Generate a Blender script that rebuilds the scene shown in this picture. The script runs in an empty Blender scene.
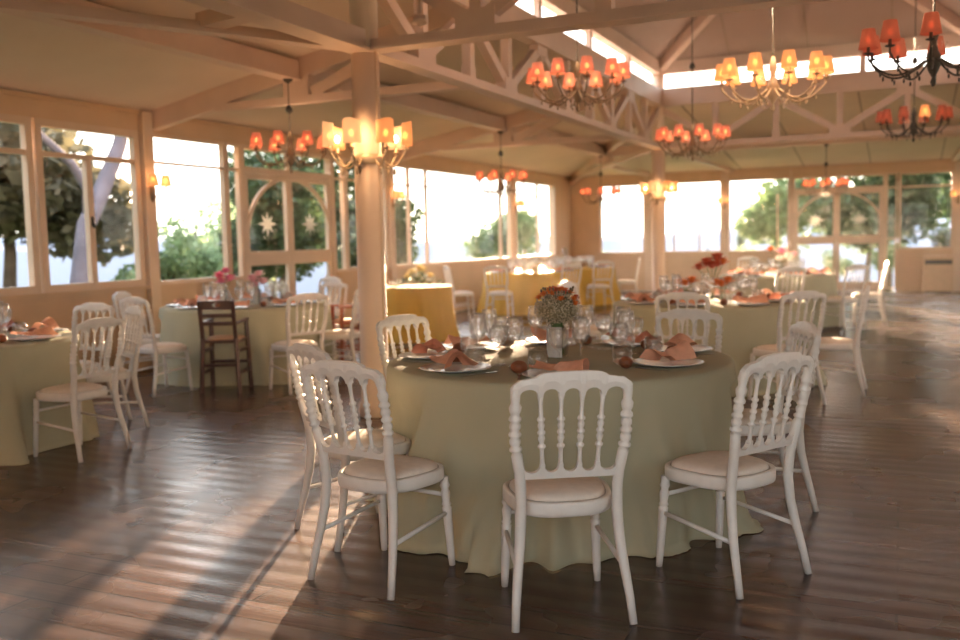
import bpy, bmesh, math, random
from mathutils import Vector, Matrix
PI = math.pi
S = bpy.context.scene
COL = S.collection
rnd = random.Random(7)

# ------------------------------------------------------------------ mesh helpers
class MB:
    def __init__(s): s.v = []; s.f = []; s.sm = []; s.mi = []
    def add(s, vs, fs, smooth=False, m=0):
        o = len(s.v); s.v += [tuple(p) for p in vs]
        for f in fs: s.f.append(tuple(i + o for i in f)); s.sm.append(smooth); s.mi.append(m)
        return s
    def box(s, x0, x1, y0, y1, z0, z1, m=0):
        v = [(x, y, z) for z in (z0, z1) for y in (y0, y1) for x in (x0, x1)]
        return s.add(v, [(0, 2, 3, 1), (4, 5, 7, 6), (0, 1, 5, 4), (2, 6, 7, 3), (0, 4, 6, 2), (1, 3, 7, 5)], False, m)
    def bar(s, p0, p1, w, h, m=0, up=(0, 0, 1), w2=None, h2=None):
        p0 = Vector(p0); p1 = Vector(p1); d = (p1 - p0).normalized(); u = Vector(up)
        a = d.cross(u)
        if a.length < 1e-4: a = d.cross(Vector((1, 0, 0)))
        a.normalize(); b = a.cross(d).normalized()
        w2 = w if w2 is None else w2; h2 = h if h2 is None else h2
        v = []
        for p, ww, hh in ((p0, w, h), (p1, w2, h2)):
            for sx, sy in ((-1, -1), (1, -1), (1, 1), (-1, 1)): v.append(p + a * (sx * ww / 2) + b * (sy * hh / 2))
        return s.add(v, [(3, 2, 1, 0), (4, 5, 6, 7), (0, 1, 5, 4), (1, 2, 6, 5), (2, 3, 7, 6), (3, 0, 4, 7)], False, m)
    def tube(s, pts, rad, n=8, m=0, cap=True):
        pts = [Vector(p) for p in pts]
        if not hasattr(rad, '__len__'): rad = [rad] * len(pts)
        ref = None; v = []; f = []
        for i, p in enumerate(pts):
            d = (pts[min(i + 1, len(pts) - 1)] - pts[max(i - 1, 0)]).normalized()
            if ref is None:
                ref = Vector((1, 0, 0)) if abs(d.x) < .9 else Vector((0, 1, 0))
            a = (ref - d * ref.dot(d)).normalized(); b = d.cross(a); ref = a
            for k in range(n):
                t = 2 * PI * k / n; v.append(p + (a * math.cos(t) + b * math.sin(t)) * rad[i])
        for i in range(len(pts) - 1):
            for k in range(n):
                q = (k + 1) % n; f.append((i * n + k, i * n + q, (i + 1) * n + q, (i + 1) * n + k))
        if cap:
            f.append(tuple(range(n - 1, -1, -1))); f.append(tuple((len(pts) - 1) * n + k for k in range(n)))
        return s.add(v, f, True, m)
    def lathe(s, prof, n=16, c=(0, 0, 0), m=0, cap=True, closed=False):
        v = []; f = []
        for r, z in prof:
            for k in range(n):
                t = 2 * PI * k / n; v.append((c[0] + r * math.cos(t), c[1] + r * math.sin(t), c[2] + z))
        L = len(prof)
        for i in range(L - 1):
            for k in range(n):
                q = (k + 1) % n; f.append((i * n + k, i * n + q, (i + 1) * n + q, (i + 1) * n + k))
        if cap:
            if prof[0][0] > 1e-5: f.append(tuple(range(n - 1, -1, -1)))
            if prof[-1][0] > 1e-5: f.append(tuple((L - 1) * n + k for k in range(n)))
        return s.add(v, f, True, m)
    def turned(s, p0, p1, prof, n=10, m=0):
        """lathe of (radius, 0..1 along) laid along p0 -> p1"""
        p0 = Vector(p0); p1 = Vector(p1)
        return s.tube([p0.lerp(p1, t) for r, t in prof], [r for r, t in prof], n, m)
    def prism(s, poly, y0, y1, m=0, fn=None):
        """polygon in x,z extruded along y; fn maps a point"""
        n = len(poly); v = [(x, y0, z) for x, z in poly] + [(x, y1, z) for x, z in poly]
        if fn: v = [fn(p) for p in v]
        f = [tuple(range(n)), tuple(range(2 * n - 1, n - 1, -1))]
        for i in range(n): j = (i + 1) % n; f.append((i, i + n, j + n, j))
        return s.add(v, f, False, m)
    def ell(s, c, r, nu=10, nv=7, m=0, noise=0, seed=0):
        R = random.Random(seed); v = []; f = []
        v.append((c[0], c[1], c[2] - r[2]))
        for i in range(1, nv):
            t = -PI / 2 + PI * i / nv
            for k in range(nu):
                a = 2 * PI * k / nu; q = 1 + R.uniform(-noise, noise)
                v.append((c[0] + r[0] * math.cos(t) * math.cos(a) * q, c[1] + r[1] * math.cos(t) * math.sin(a) * q, c[2] + r[2] * math.sin(t) * q))
        v.append((c[0], c[1], c[2] + r[2])); T = len(v) - 1
        for k in range(nu):
            q = (k + 1) % nu; f.append((0, 1 + q, 1 + k)); f.append((T, 1 + (nv - 2) * nu + k, 1 + (nv - 2) * nu + q))
            for i in range(nv - 2): f.append((1 + i * nu + k, 1 + i * nu + q, 1 + (i + 1) * nu + q, 1 + (i + 1) * nu + k))
        return s.add(v, f, True, m)
    def mesh(s, name, mats):
        me = bpy.data.meshes.new(name); me.from_pydata(s.v, [], s.f)
        me.polygons.foreach_set('use_smooth', s.sm); me.polygons.foreach_set('material_index', s.mi)
        for mt in (mats if isinstance(mats, (list, tuple)) else [mats]): me.materials.append(mt)
        me.update(); return me
    def build(s, name, mats, parent=None):
        o = bpy.data.objects.new(name, s.mesh(name, mats)); COL.objects.link(o)
        if parent: o.parent = parent
        return o
def tag(o, label=None, cat=None, group=None, kind=None):
    if label: o['label'] = label
    if cat: o['category'] = cat
    if group: o['group'] = group
    if kind: o['kind'] = kind
    return o
def empty(name, loc=(0, 0, 0), rz=0, label=None, cat=None, group=None, kind=None):
    o = bpy.data.objects.new(name, None); COL.objects.link(o); o.empty_display_size = .1
    o.location = loc; o.rotation_euler = (0, 0, rz)
    return tag(o, label, cat, group, kind)
def copy_tree(o, parent=None):
    c = o.copy(); COL.objects.link(c)
    if parent: c.parent = parent
    for ch in KIDS.get(o.name, []): copy_tree(ch, c)
    return c
KIDS = {}
def index_kids():
    KIDS.clear()
    for o in bpy.data.objects:
        if o.parent: KIDS.setdefault(o.parent.name, []).append(o)
def bevel(o, w=.003, seg=2):
    m = o.modifiers.new('bevel', 'BEVEL'); m.width = w; m.segments = seg; m.limit_method = 'ANGLE'; m.angle_limit = .6
    return o
def smoothstep(a, b, x):
    t = max(0, min(1, (x - a) / (b - a))); return t * t * (3 - 2 * t)

# ------------------------------------------------------------------ materials
def nt(name):
    m = bpy.data.materials.new(name); m.use_nodes = True; t = m.node_tree; t.nodes.clear()
    out = t.nodes.new('ShaderNodeOutputMaterial'); return m, t, out
def N(t, typ, **kw):
    n = t.nodes.new(typ)
    for k, v in kw.items():
        if k in n.inputs: n.inputs[k].default_value = v
        else: setattr(n, k, v)
    return n
def c4(c): return (c[0], c[1], c[2], 1)
def mat(name, col, rough=.5, var=.08, nscale=8, bump=0, bscale=60, spec=.5, metal=0, sheen=0, trans=0, stretch=None, dirt=None):
    m, t, out = nt(name); L = t.links.new
    p = N(t, 'ShaderNodeBsdfPrincipled', Roughness=rough, Metallic=metal)
    p.inputs['Specular IOR Level'].default_value = spec
    if sheen: p.inputs['Sheen Weight'].default_value = sheen
    tc = N(t, 'ShaderNodeTexCoord'); mp = N(t, 'ShaderNodeMapping'); L(tc.outputs['Object'], mp.inputs['Vector'])
    if stretch: mp.inputs['Scale'].default_value = stretch
    no = N(t, 'ShaderNodeTexNoise', Scale=nscale, Detail=4.0); L(mp.outputs[0], no.inputs['Vector'])
    r = N(t, 'ShaderNodeValToRGB'); L(no.outputs['Fac'], r.inputs['Fac'])
    lo = [max(0, x * (1 - var)) for x in (dirt or col)]; hi = [min(1, x * (1 + var)) for x in col]
    r.color_ramp.elements[0].position = .3; r.color_ramp.elements[1].position = .7
    r.color_ramp.elements[0].color = c4(lo); r.color_ramp.elements[1].color = c4(hi)
    L(r.outputs[0], p.inputs['Base Color'])
    if bump:
        n2 = N(t, 'ShaderNodeTexNoise', Scale=bscale, Detail=3.0); L(mp.outputs[0], n2.inputs['Vector'])
        b = N(t, 'ShaderNodeBump', Strength=bump, Distance=.01); L(n2.outputs['Fac'], b.inputs['Height']); L(b.outputs[0], p.inputs['Normal'])
    if trans:
        tr = N(t, 'ShaderNodeBsdfTranslucent'); L(r.outputs[0], tr.inputs['Color'])
        mx = N(t, 'ShaderNodeMixShader', Fac=trans); L(p.outputs[0], mx.inputs[1]); L(tr.outputs[0], mx.inputs[2]); L(mx.outputs[0], out.inputs[0])
    else: L(p.outputs[0], out.inputs[0])
    return m
def glass_mat(name, tint=(.97, .98, .97), base=.02, top=.8, rough=0.0):
    m, t, out = nt(name); L = t.links.new
    tr = N(t, 'ShaderNodeBsdfTransparent', Color=c4(tint)); gl = N(t, 'ShaderNodeBsdfGlossy', Roughness=rough)
    lw = N(t, 'ShaderNodeLayerWeight', Blend=.5); pw = N(t, 'ShaderNodeMath', operation='POWER'); pw.inputs[1].default_value = 5
    ad = N(t, 'ShaderNodeMath', operation='MULTIPLY_ADD'); ad.inputs[1].default_value = top; ad.inputs[2].default_value = base
    mx = N(t, 'ShaderNodeMixShader'); L(lw.outputs['Facing'], pw.inputs[0]); L(pw.outputs[0], ad.inputs[0]); L(ad.outputs[0], mx.inputs[0]); L(tr.outputs[0], mx.inputs[1]); L(gl.outputs[0], mx.inputs[2])
    L(mx.outputs[0], out.inputs[0]); return m
def cup_mat(name):
    m, t, out = nt(name); L = t.links.new
    tr = N(t, 'ShaderNodeBsdfTransparent', Color=c4((.985, .985, .985))); gl = N(t, 'ShaderNodeBsdfGlass', IOR=1.45, Roughness=.0)
    mx = N(t, 'ShaderNodeMixShader', Fac=.16); L(tr.outputs[0], mx.inputs[1]); L(gl.outputs[0], mx.inputs[2])
    go = N(t, 'ShaderNodeBsdfGlossy', Roughness=.08); lw = N(t, 'ShaderNodeLayerWeight', Blend=.5); pw = N(t, 'ShaderNodeMath', operation='POWER'); pw.inputs[1].default_value = 2.5
    ad = N(t, 'ShaderNodeMath', operation='MULTIPLY_ADD'); ad.inputs[1].default_value = .4; ad.inputs[2].default_value = .03
    L(lw.outputs['Facing'], pw.inputs[0]); L(pw.outputs[0], ad.inputs[0])
    m2 = N(t, 'ShaderNodeMixShader'); L(ad.outputs[0], m2.inputs[0]); L(mx.outputs[0], m2.inputs[1]); L(go.outputs[0], m2.inputs[2]); L(m2.outputs[0], out.inputs[0]); return m
def lamp_mat(name, col, strength, clear=.0, tcol=None):
    m, t, out = nt(name); L = t.links.new
    e = N(t, 'ShaderNodeEmission', Color=c4(col), Strength=strength)
    d = N(t, 'ShaderNodeBsdfDiffuse', Color=c4(tcol or (.7, .6, .5)))
    a = N(t, 'ShaderNodeAddShader'); L(e.outputs[0], a.inputs[0]); L(d.outputs[0], a.inputs[1])
    if clear:
        tr = N(t, 'ShaderNodeBsdfTransparent', Color=c4(tcol or (1, .9, .8))); mx = N(t, 'ShaderNodeMixShader', Fac=clear)
        L(a.outputs[0], mx.inputs[1]); L(tr.outputs[0], mx.inputs[2]); L(mx.outputs[0], out.inputs[0])
    else: L(a.outputs[0], out.inputs[0])
    m.cycles.emission_sampling = 'NONE'
    return m
def floor_mat():
    m, t, out = nt('brown_plank_floor'); L = t.links.new
    p = N(t, 'ShaderNodeBsdfPrincipled'); tc = N(t, 'ShaderNodeTexCoord')
    br = N(t, 'ShaderNodeTexBrick', Scale=1.0); br.offset = .37; br.offset_frequency = 2
    br.inputs['Color1'].default_value = c4((.060, .034, .027)); br.inputs['Color2'].default_value = c4((.120, .072, .056))
    br.inputs['Mortar'].default_value = c4((.022, .014, .010)); br.inputs['Mortar Size'].default_value = .006; br.inputs['Mortar Smooth'].default_value = .2
    br.inputs['Brick Width'].default_value = 2.3; br.inputs['Row Height'].default_value = .15; br.inputs['Bias'].default_value = -.1
    L(tc.outputs['Object'], br.inputs['Vector'])
    mp = N(t, 'ShaderNodeMapping'); mp.inputs['Scale'].default_value = (1.5, 28, 1); L(tc.outputs['Object'], mp.inputs['Vector'])
    no = N(t, 'ShaderNodeTexNoise', Scale=2.2, Detail=6.0, Roughness=.65); L(mp.outputs[0], no.inputs['Vector'])
    r = N(t, 'ShaderNodeValToRGB'); r.color_ramp.elements[0].position = .3; r.color_ramp.elements[1].position = .72
    r.color_ramp.elements[0].color = c4((.62, .60, .60)); r.color_ramp.elements[1].color = c4((1.25, 1.22, 1.2)); L(no.outputs['Fac'], r.inputs['Fac'])
    mx = N(t, 'ShaderNodeMix', data_type='RGBA', blend_type='MULTIPLY'); mx.inputs['Factor'].default_value = 1
    L(br.outputs['Color'], mx.inputs['A']); L(r.outputs[0], mx.inputs['B']); L(mx.outputs['Result'], p.inputs['Base Color'])
    n2 = N(t, 'ShaderNodeTexNoise', Scale=1.3, Detail=3.0); L(tc.outputs['Object'], n2.inputs['Vector'])
    mr = N(t, 'ShaderNodeMapRange'); mr.inputs['From Min'].default_value = .3; mr.inputs['From Max'].default_value = .7
    mr.inputs['To Min'].default_value = .20; mr.inputs['To Max'].default_value = .32; L(n2.outputs['Fac'], mr.inputs['Value']); L(mr.outputs[0], p.inputs['Roughness'])
    ad = N(t, 'ShaderNodeMath', operation='MULTIPLY_ADD'); L(br.outputs['Fac'], ad.inputs[0]); ad.inputs[1].default_value = -1.4
    sy = N(t, 'ShaderNodeSeparateXYZ'); L(tc.outputs['Object'], sy.inputs[0]); ms = N(t, 'ShaderNodeMath', operation='MULTIPLY'); ms.inputs[1].default_value = 2 * PI / .15; L(sy.outputs['Y'], ms.inputs[0])
    si = N(t, 'ShaderNodeMath', operation='COSINE'); L(ms.outputs[0], si.inputs[0]); m3 = N(t, 'ShaderNodeMath', operation='MULTIPLY_ADD'); L(si.outputs[0], m3.inputs[0]); m3.inputs[1].default_value = -.9; ms2 = N(t, 'ShaderNodeMath', operation='MULTIPLY'); ms2.inputs[1].default_value = .45; L(no.outputs['Fac'], ms2.inputs[0]); L(ms2.outputs[0], m3.inputs[2]); L(m3.outputs[0], ad.inputs[2])
    b = N(t, 'ShaderNodeBump', Strength=.22, Distance=.004); L(ad.outputs[0], b.inputs['Height']); L(b.outputs[0], p.inputs['Normal'])
    L(p.outputs[0], out.inputs[0]); return m

M = {}
M['floor'] = floor_mat()
M['chair'] = mat('white_painted_wood', (.74, .71, .67), .38, .04, 20, .06, 90)
M['cushion'] = mat('cream_seat_fabric', (.74, .66, .58), .8, .05, 30, .15, 300, spec=.2)
M['piping'] = mat('grey_seat_piping', (.46, .42, .38), .7)
M['sage'] = mat('sage_green_satin', (.44, .43, .31), .75, .05, 3, .05, 400, spec=.15, trans=.1)
M['ochre'] = mat('ochre_satin', (.74, .48, .11), .75, .05, 3, .05, 400, spec=.15, trans=.2)
M['cream'] = mat('cream_painted_timber', (.66, .50, .36), .5, .05, 3, .04, 40)
M['wall'] = mat('tan_painted_boarding', (.62, .43, .27), .55, .06, 2.5, .05, 30)
M['truss'] = mat('cream_painted_truss_timber', (.58, .43, .35), .55, .06, 3)
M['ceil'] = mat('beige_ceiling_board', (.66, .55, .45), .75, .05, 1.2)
M['lanterndim'] = mat('shaded_ceiling_board', (.38, .29, .25), .75, .05, 1.2)  # ceiling board copy, dimmer lantern light put into its colour
M['seam'] = mat('dark_ceiling_seam', (.30, .24, .19), .8)
M['column'] = mat('peach_painted_column', (.70, .54, .42), .42, .03, 2)
M['glass'] = glass_mat('window_glass', (.97, .98, .97), .008, .5)
M['cup'] = cup_mat('clear_drinking_glass')
M['darkwood'] = mat('dark_brown_chair_wood', (.055, .026, .022), .4, .2, 8, stretch=(1, 1, .2))
M['redwood'] = mat('red_brown_chair_wood', (.30, .09, .045), .4, .2, 8, stretch=(1, 1, .2))
M['rush'] = mat('woven_tan_seat', (.42, .27, .17), .8, .15, 40)
M['plate'] = mat('grey_white_china', (.56, .57, .57), .18, .03, 10)
M['napkin'] = mat('salmon_napkin_cloth', (.76, .40, .27), .8, .08, 25, .1, 200, spec=.2, trans=.1)
M['napkin2'] = mat('coral_napkin_cloth', (.66, .28, .19), .8, .08, 25, .1, 200, spec=.2, trans=.1)
M['bread'] = mat('brown_bread_crust', (.24, .075, .03), .5, .3, 14, .3, 40)
M['metal'] = mat('polished_steel', (.7, .68, .65), .22, .03, 10, metal=1)
M['bronze'] = mat('aged_bronze', (.20, .14, .09), .42, .2, 30, metal=.7)
M['darkiron'] = mat('dark_iron', (.05, .045, .04), .5, .2, 30, metal=.5)
M['gilt'] = mat('pale_gilt_metal', (.55, .42, .28), .4, .1, 30, metal=.4)
M['stem'] = mat('green_stem', (.06, .13, .03), .5, .2, 30)
M['leaf_dark'] = mat('dark_green_leaf', (.05, .08, .035), .5, .35, 1.5, spec=.3, trans=.35)
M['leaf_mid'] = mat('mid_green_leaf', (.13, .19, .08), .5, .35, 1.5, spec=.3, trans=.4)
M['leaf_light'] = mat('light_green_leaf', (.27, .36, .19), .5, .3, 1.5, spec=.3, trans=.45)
M['leaf_olive'] = mat('olive_brown_leaf', (.11, .10, .06), .5, .4, 1.5, spec=.3, trans=.35)
M['cypress'] = mat('cypress_green', (.10, .15, .11), .6, .3, 2, spec=.2, trans=.3)
M['bark'] = mat('grey_violet_bark', (.15, .135, .16), .9, .25, 3, .4, 12)
M['barkbrown'] = mat('brown_bark', (.12, .09, .07), .9, .25, 3, .4, 12)
M['grass'] = mat('dry_green_grass', (.13, .16, .07), .9, .3, 2)
M['hill'] = mat('haze_blue_hillside', (.26, .28, .34), .95, .1, .01)  # blue-grey of distant haze put into the hill colour
M['wflower'] = mat('white_petals', (.85, .83, .76), .7, .05, 60, trans=.2)
M['cflower'] = mat('cream_yellow_petals', (.80, .66, .35), .7, .1, 60, trans=.2)
M['oflower'] = mat('orange_petals', (.75, .20, .04), .6, .15, 60, trans=.2)
M['rflower'] = mat('deep_orange_red_petals', (.55, .09, .04), .6, .15, 60, trans=.2)
M['pflower'] = mat('pink_petals', (.80, .22, .36), .6, .12, 60, trans=.25)
M['ppale'] = mat('pale_pink_petals', (.85, .52, .56), .6, .1, 60, trans=.25)
M['gyp'] = mat('gypsophila_buds', (.45, .38, .27), .8, .15, 200)
M['gypdark'] = mat('gypsophila_sprigs', (.22, .19, .11), .8, .3, 100)
M['lace'] = mat('white_lace_wrap', (.82, .80, .76), .8, .05, 80, .2, 250, trans=.2)
M['white'] = mat('white_plain', (.85, .83, .80), .5, .03)
M['wax'] = mat('ivory_wax', (.85, .78, .66), .5, .03, trans=.3)
M['bin'] = mat('tan_bin_board', (.58, .40, .25), .5, .06)
M['black'] = mat('dark_slot', (.03, .028, .025), .6)
M['sh_warm'] = lamp_mat('shade_glowing_warm_white', (1.0, .55, .24), 1.0, .35, (.75, .55, .36))
M['sh_amber'] = lamp_mat('shade_glowing_amber', (1.0, .40, .13), .85, .4, (.78, .50, .28))
M['sh_orange'] = lamp_mat('shade_glowing_orange', (1.0, .29, .15), .40, .45, (.80, .45, .32))
M['sh_red'] = lamp_mat('shade_glowing_dark_red', (.9, .16, .09), .07, .38, (.62, .25, .17))
M['bulb'] = lamp_mat('bulb_warm_white', (1.0, .68, .36), 26.0)
M['bulbred'] = lamp_mat('bulb_very_dim_red', (1.0, .42, .22), 9.0)
M['bulbdim'] = lamp_mat('bulb_dim_orange', (1.0, .50, .22), 30.0)

# ------------------------------------------------------------------ the building
XL, XR, YN, YF = -7.9, 5.06, -.95, 23.35          # inner faces of the walls
NX0, NX1, NY0, NY1 = -3.84, 1.0, 6.4, 16.0        # the raised lantern bay
SILL, HEAD, EAVE, TOPZ = .91, 2.69, 2.93, 3.72
CHB = 2.86                                         # underside of the truss bottom chord
UL = ('left', 'far', 'right', 'near')
def WP(w, a, d, z):
    if w == 'left': return (XL + d, a, z)
    if w == 'right': return (XR - d, a, z)
    if w == 'far': return (a, YF - d, z)
    return (a, YN + d, z)
def wbox(mb, w, a0, a1, d0, d1, z0, z1, m=0):
    p = WP(w, a0, d0, z0); q = WP(w, a1, d1, z1)
    mb.box(min(p[0], q[0]), max(p[0], q[0]), min(p[1], q[1]), max(p[1], q[1]), z0, z1, m)
o = MB().box(XL - .2, XR + .2, YN - .2, YF + .2, -.12, 0).build('floor', M['floor'])
tag(o, 'dark brown polished wooden plank floor of the hall', 'floor', kind='structure')

NWIN = [0]; NDOOR = [0]; NTRIM = [0]
def window(w, a0, a1, z0, z1, v=(), h=(), fw=.05, mw=.03, label='', cat='window', glassm='glass', dep=.06):
    """timber frame with panes; v: upright bars (pos, z0, z1), h: cross bars (z, a0, a1)"""
    NWIN[0] += 1
    b = MB()
    wbox(b, w, a0, a0 + fw, -dep, .02, z0, z1); wbox(b, w, a1 - fw, a1, -dep, .02, z0, z1)
    wbox(b, w, a0 + fw, a1 - fw, -dep, .02, z0, z0 + fw); wbox(b, w, a0 + fw, a1 - fw, -dep, .02, z1 - fw, z1)
    o = tag(b.build('window_%d' % NWIN[0], M['cream']), label, cat, kind='structure')
    g = MB(); wbox(g, w, a0 + fw * .6, a1 - fw * .6, -.035, -.029, z0 + fw * .6, z1 - fw * .6); g.build('pane', M[glassm], o)
    for i in v:
        b = MB(); ww = i[3] if len(i) > 3 else mw; wbox(b, w, i[0] - ww / 2, i[0] + ww / 2, -.055, .012, i[1], i[2]); b.build('mullion', M['cream'], o)
    for i in h:
        b = MB(); ww = i[3] if len(i) > 3 else mw; wbox(b, w, i[1], i[2], -.05, .008, i[0] - ww / 2, i[0] + ww / 2); b.build('transom', M['cream'], o)
    return o
def star_decal(w, a, z, d, parent):
    b = MB(); poly = []
    for k in range(16):
        t = 2 * PI * k / 16 + PI / 2; r = (.18, .065, .14, .065)[k % 4] * (1.15 if abs(math.cos(t)) > .7 else .9)
        poly.append((r * math.cos(t), r * math.sin(t)))
    n = len(poly)
    v = [WP(w, a + x, d, z + y) for x, y in poly] + [WP(w, a + x, d + .004, z + y) for x, y in poly] + [WP(w, a, d, z), WP(w, a, d + .012, z)]
    f = []
    for i in range(n):
        j = (i + 1) % n; f += [(2 * n, i, j), (2 * n + 1, n + j, n + i), (i, i + n, j + n, j)]
    b.add(v, f); return b.build('paper_flower', M['wflower'], parent)
def glazed_door(w, a0, a1, mid, ztop, label):
    """pair of glazed leaves with a mid rail and an arched bar over both"""
    NDOOR[0] += 1
    b = MB()
    wbox(b, w, a0, a0 + .07, -.08, .03, 0, HEAD); wbox(b, w, a1 - .07, a1, -.08, .03, 0, HEAD); wbox(b, w, a0 + .07, a1 - .07, -.08, .03, ztop, ztop + .08)
    wbox(b, w, a0 + .07, a1 - .07, -.08, .03, HEAD - .05, HEAD)
    o = tag(b.build('door_%d' % NDOOR[0], M['cream']), label, 'door', kind='structure')
    for s0, s1 in ((a0 + .075, mid - .004), (mid + .004, a1 - .075)):
        l = MB()
        wbox(l, w, s0, s0 + .07, -.05, .01, .01, ztop - .005); wbox(l, w, s1 - .07, s1, -.05, .01, .01, ztop - .005)
        wbox(l, w, s0 + .07, s1 - .07, -.05, .01, .01, .22); wbox(l, w, s0 + .07, s1 - .07, -.05, .01, 1.1, 1.29); wbox(l, w, s0 + .07, s1 - .07, -.05, .01, ztop - .075, ztop - .005)
        lf = l.build('door_leaf', M['cream'], o)
        g = MB(); wbox(g, w, s0 + .05, s1 - .05, -.025, -.019, .2, ztop - .05); g.build('pane', M['glass'], lf)
        star_decal(w, (s0 + s1) / 2, 1.66, -.017, lf)
    R = (a1 - a0) / 2 - .08; c = (a0 + a1) / 2; zs = ztop - .03 - R * .88
    pts = [WP(w, c + R * math.cos(t), .012, zs + R * .88 * math.sin(t)) for t in [PI * i / 24 for i in range(25)]]
    ar = MB()
    for p, q in zip(pts, pts[1:]):
        nrm = WP(w, 0, 1, 0); dd = Vector((1, 0, 0)) if w in ('left', 'right') else Vector((0, 1, 0))
        ar.bar(p, q, .055, .03, up=dd)
    ar.build('arched_bar', M['cream'], o)
    g = MB(); wbox(g, w, a0 + .05, a1 - .05, -.03, -.024, ztop + .06, HEAD - .03); g.build('fanlight_pane', M['glass'], o)
    m_ = MB(); wbox(m_, w, mid - .025, mid + .025, -.05, .01, ztop + .08, HEAD - .05); m_.build('fanlight_mullion', M['cream'], o)
    return o
def wall(w, spans, full, lo, hi, label):
    """low panelled wall below the sills along spans, header all along, full-height piers"""
    b = MB()
    wbox(b, w, lo, hi, -.16, .0, HEAD, EAVE + .12)
    wbox(b, w, lo, hi, 0, .025, EAVE - .05, EAVE - .005)
    for s0, s1 in spans:
        wbox(b, w, s0, s1, -.16, 0, 0, SILL); wbox(b, w, s0, s1, 0, .02, 0, .12); wbox(b, w, s0, s1, 0, .014, .5, .54); wbox(b, w, s0, s1, 0, .012, SILL - .12, SILL - .06)
        wbox(b, w, s0, s1, -.1, .055, SILL, SILL + .035)
    for s0, s1 in full: wbox(b, w, s0, s1, -.16, .0, 0, HEAD)
    return tag(b.build('wall_' + w, M['wall']), label, 'wall', kind='structure')
def post(w, a, wd=.15, dp=.07, label=''):
    NTRIM[0] += 1; b = MB(); wbox(b, w, a - wd / 2, a + wd / 2, -.12, dp, 0, EAVE - .02)
    return tag(b.build('trim_%d' % NTRIM[0], M['cream']), label, 'post', kind='structure')
Z0, Z1 = SILL + .035, HEAD
# left wall
LP = [2.7, 8.25, 13.8, 19.3]
wall('left', [(YN, 9.92), (12.08, 22.06)], [(22.06, YF), (YN - .16, YN)], YN - .16, YF, 'tan panelled wall under the row of windows with the big forked tree')
names = ['camera end', 'forked tree window', 'arched garden door', 'bright far windows']
post('left', 2.7, label='cream wall post near the camera end of the window wall')
post('left', 8.25, label='cream wall post between the forked tree window and the big clear window')
post('left', 13.8, label='cream wall post just beyond the round column')
post('left', 19.3, label='cream wall post close to the corner pier')
for a0, a1, t in [(-.85, .2, 'first'), (.25, 1.4, 'second'), (1.45, 2.62, 'third')]:
    window('left', a0, a1, Z0, Z1, h=[(2.345, a0, a1, .05)], label='%s plain window of the long window wall from the camera end' % t)
for a0, a1, t in [(2.8, 4.05, 'casement window next to the camera end post'), (4.1, 5.35, 'casement window beside the left edge table'), (5.4, 6.72, 'casement window with dark olive trees at the picture edge'), (6.76, 8.15, 'two-leaf casement window showing the forked tree trunk')]:
    mid = (a0 + a1) / 2 - .03
    o = window('left', a0, a1, Z0, Z1, v=[(mid, Z0 + .03, 2.32, .075)] if a0 > 6 else [], h=[(2.345, a0 + .05, a1 - .05, .05)], fw=.075, label='cream ' + t)
    if a0 > 6:
        b = MB(); wbox(b, 'left', mid - .012, mid + .012, .01, .03, 1.62, 1.72); wbox(b, 'left', mid - .01, mid + .01, .03, .05, 1.6, 1.64); b.build('window_handle', M['darkiron'], o)
window('left', 8.33, 9.63, Z0, Z1, h=[(2.36, 8.36, 9.6)], fw=.04, label='large clear window showing pale green foliage beside the wall sconce')
window('left', 9.65, 9.92, Z0, Z1, h=[(2.36, 9.68, 9.9)], fw=.03, label='narrow sidelight on the near side of the arched garden door')
glazed_door('left', 9.92, 12.08, 10.98, 2.33, 'pair of glazed cream doors with arched bar behind the table of pink flowers')
window('left', 12.1, 12.42, Z0, Z1, h=[(2.36, 12.12, 12.4)], fw=.03, label='narrow sidelight on the far side of the arched garden door')
window('left', 12.44, 13.71, Z0, Z1, h=[(2.36, 12.5, 13.65)], fw=.05, label='window half hidden behind the round column')
window('left', 13.89, 19.21, Z0, Z1, v=[(14.51, Z0, Z1, .035), (15.18, Z0, Z1, .03), (18.62, Z0, Z1, .06)], h=[(2.36, 13.9, 16.5, .025), (2.36, 17.7, 19.2, .03)], fw=.04, label='wide overexposed window behind the flower topped ochre table')
window('left', 19.39, 22.05, Z0, Z1, v=[(20.87, Z0, Z1, .03)], h=[(2.36, 19.4, 20.87, .025)], fw=.04, label='window with green foliage next to the corner pier')
# far wall
wall('far', [(-7.15, -2.45), (-.13, XR)], [(XL, -7.15)], XL, XR, 'tan panelled far wall with the bin standing against it')
post('far', -5.86, .18, label='cream far wall post behind the second column')
post('far', -3.97, label='cream far wall post between the two wide bright windows')
post('far', -2.44, .05, .02, label='slim cream post at the near jamb of the far door')
post('far', 1.1, .16, label='cream far wall post at the right picture edge')
window('far', -7.13, -5.96, Z0, Z1, fw=.04, label='plain bright window beside the corner pier on the far wall')
window('far', -5.76, -4.05, Z0, Z1, v=[(-5.22, Z0, 2.34), (-4.59, Z0, 2.34)], h=[(2.34, -5.22, -4.59, .025)], fw=.035, label='bright three-part far window with view of the pale hills')
window('far', -3.89, -2.47, Z0, Z1, v=[(-2.74, Z0, 2.3)], fw=.035, label='far window showing the tall cypress trees')
glazed_door('far', -2.42, -.36, -1.42, 2.33, 'pair of glazed doors with arched bar in the far wall')
window('far', -.36, -.13, .05, Z1, h=[(1.2, -.34, -.15, .05), (2.36, -.34, -.15, .03)], fw=.035, label='tall sidelight between the far door and the bin')
window('far', -.1, 1.02, Z0, Z1, h=[(2.36, -.06, .98, .04)], fw=.05, label='far window with dark trees above the tan bin')
window('far', 1.19, 3.0, Z0, Z1, h=[(2.36, 1.2, 3.0)], label='far window just outside the picture edge')
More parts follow.
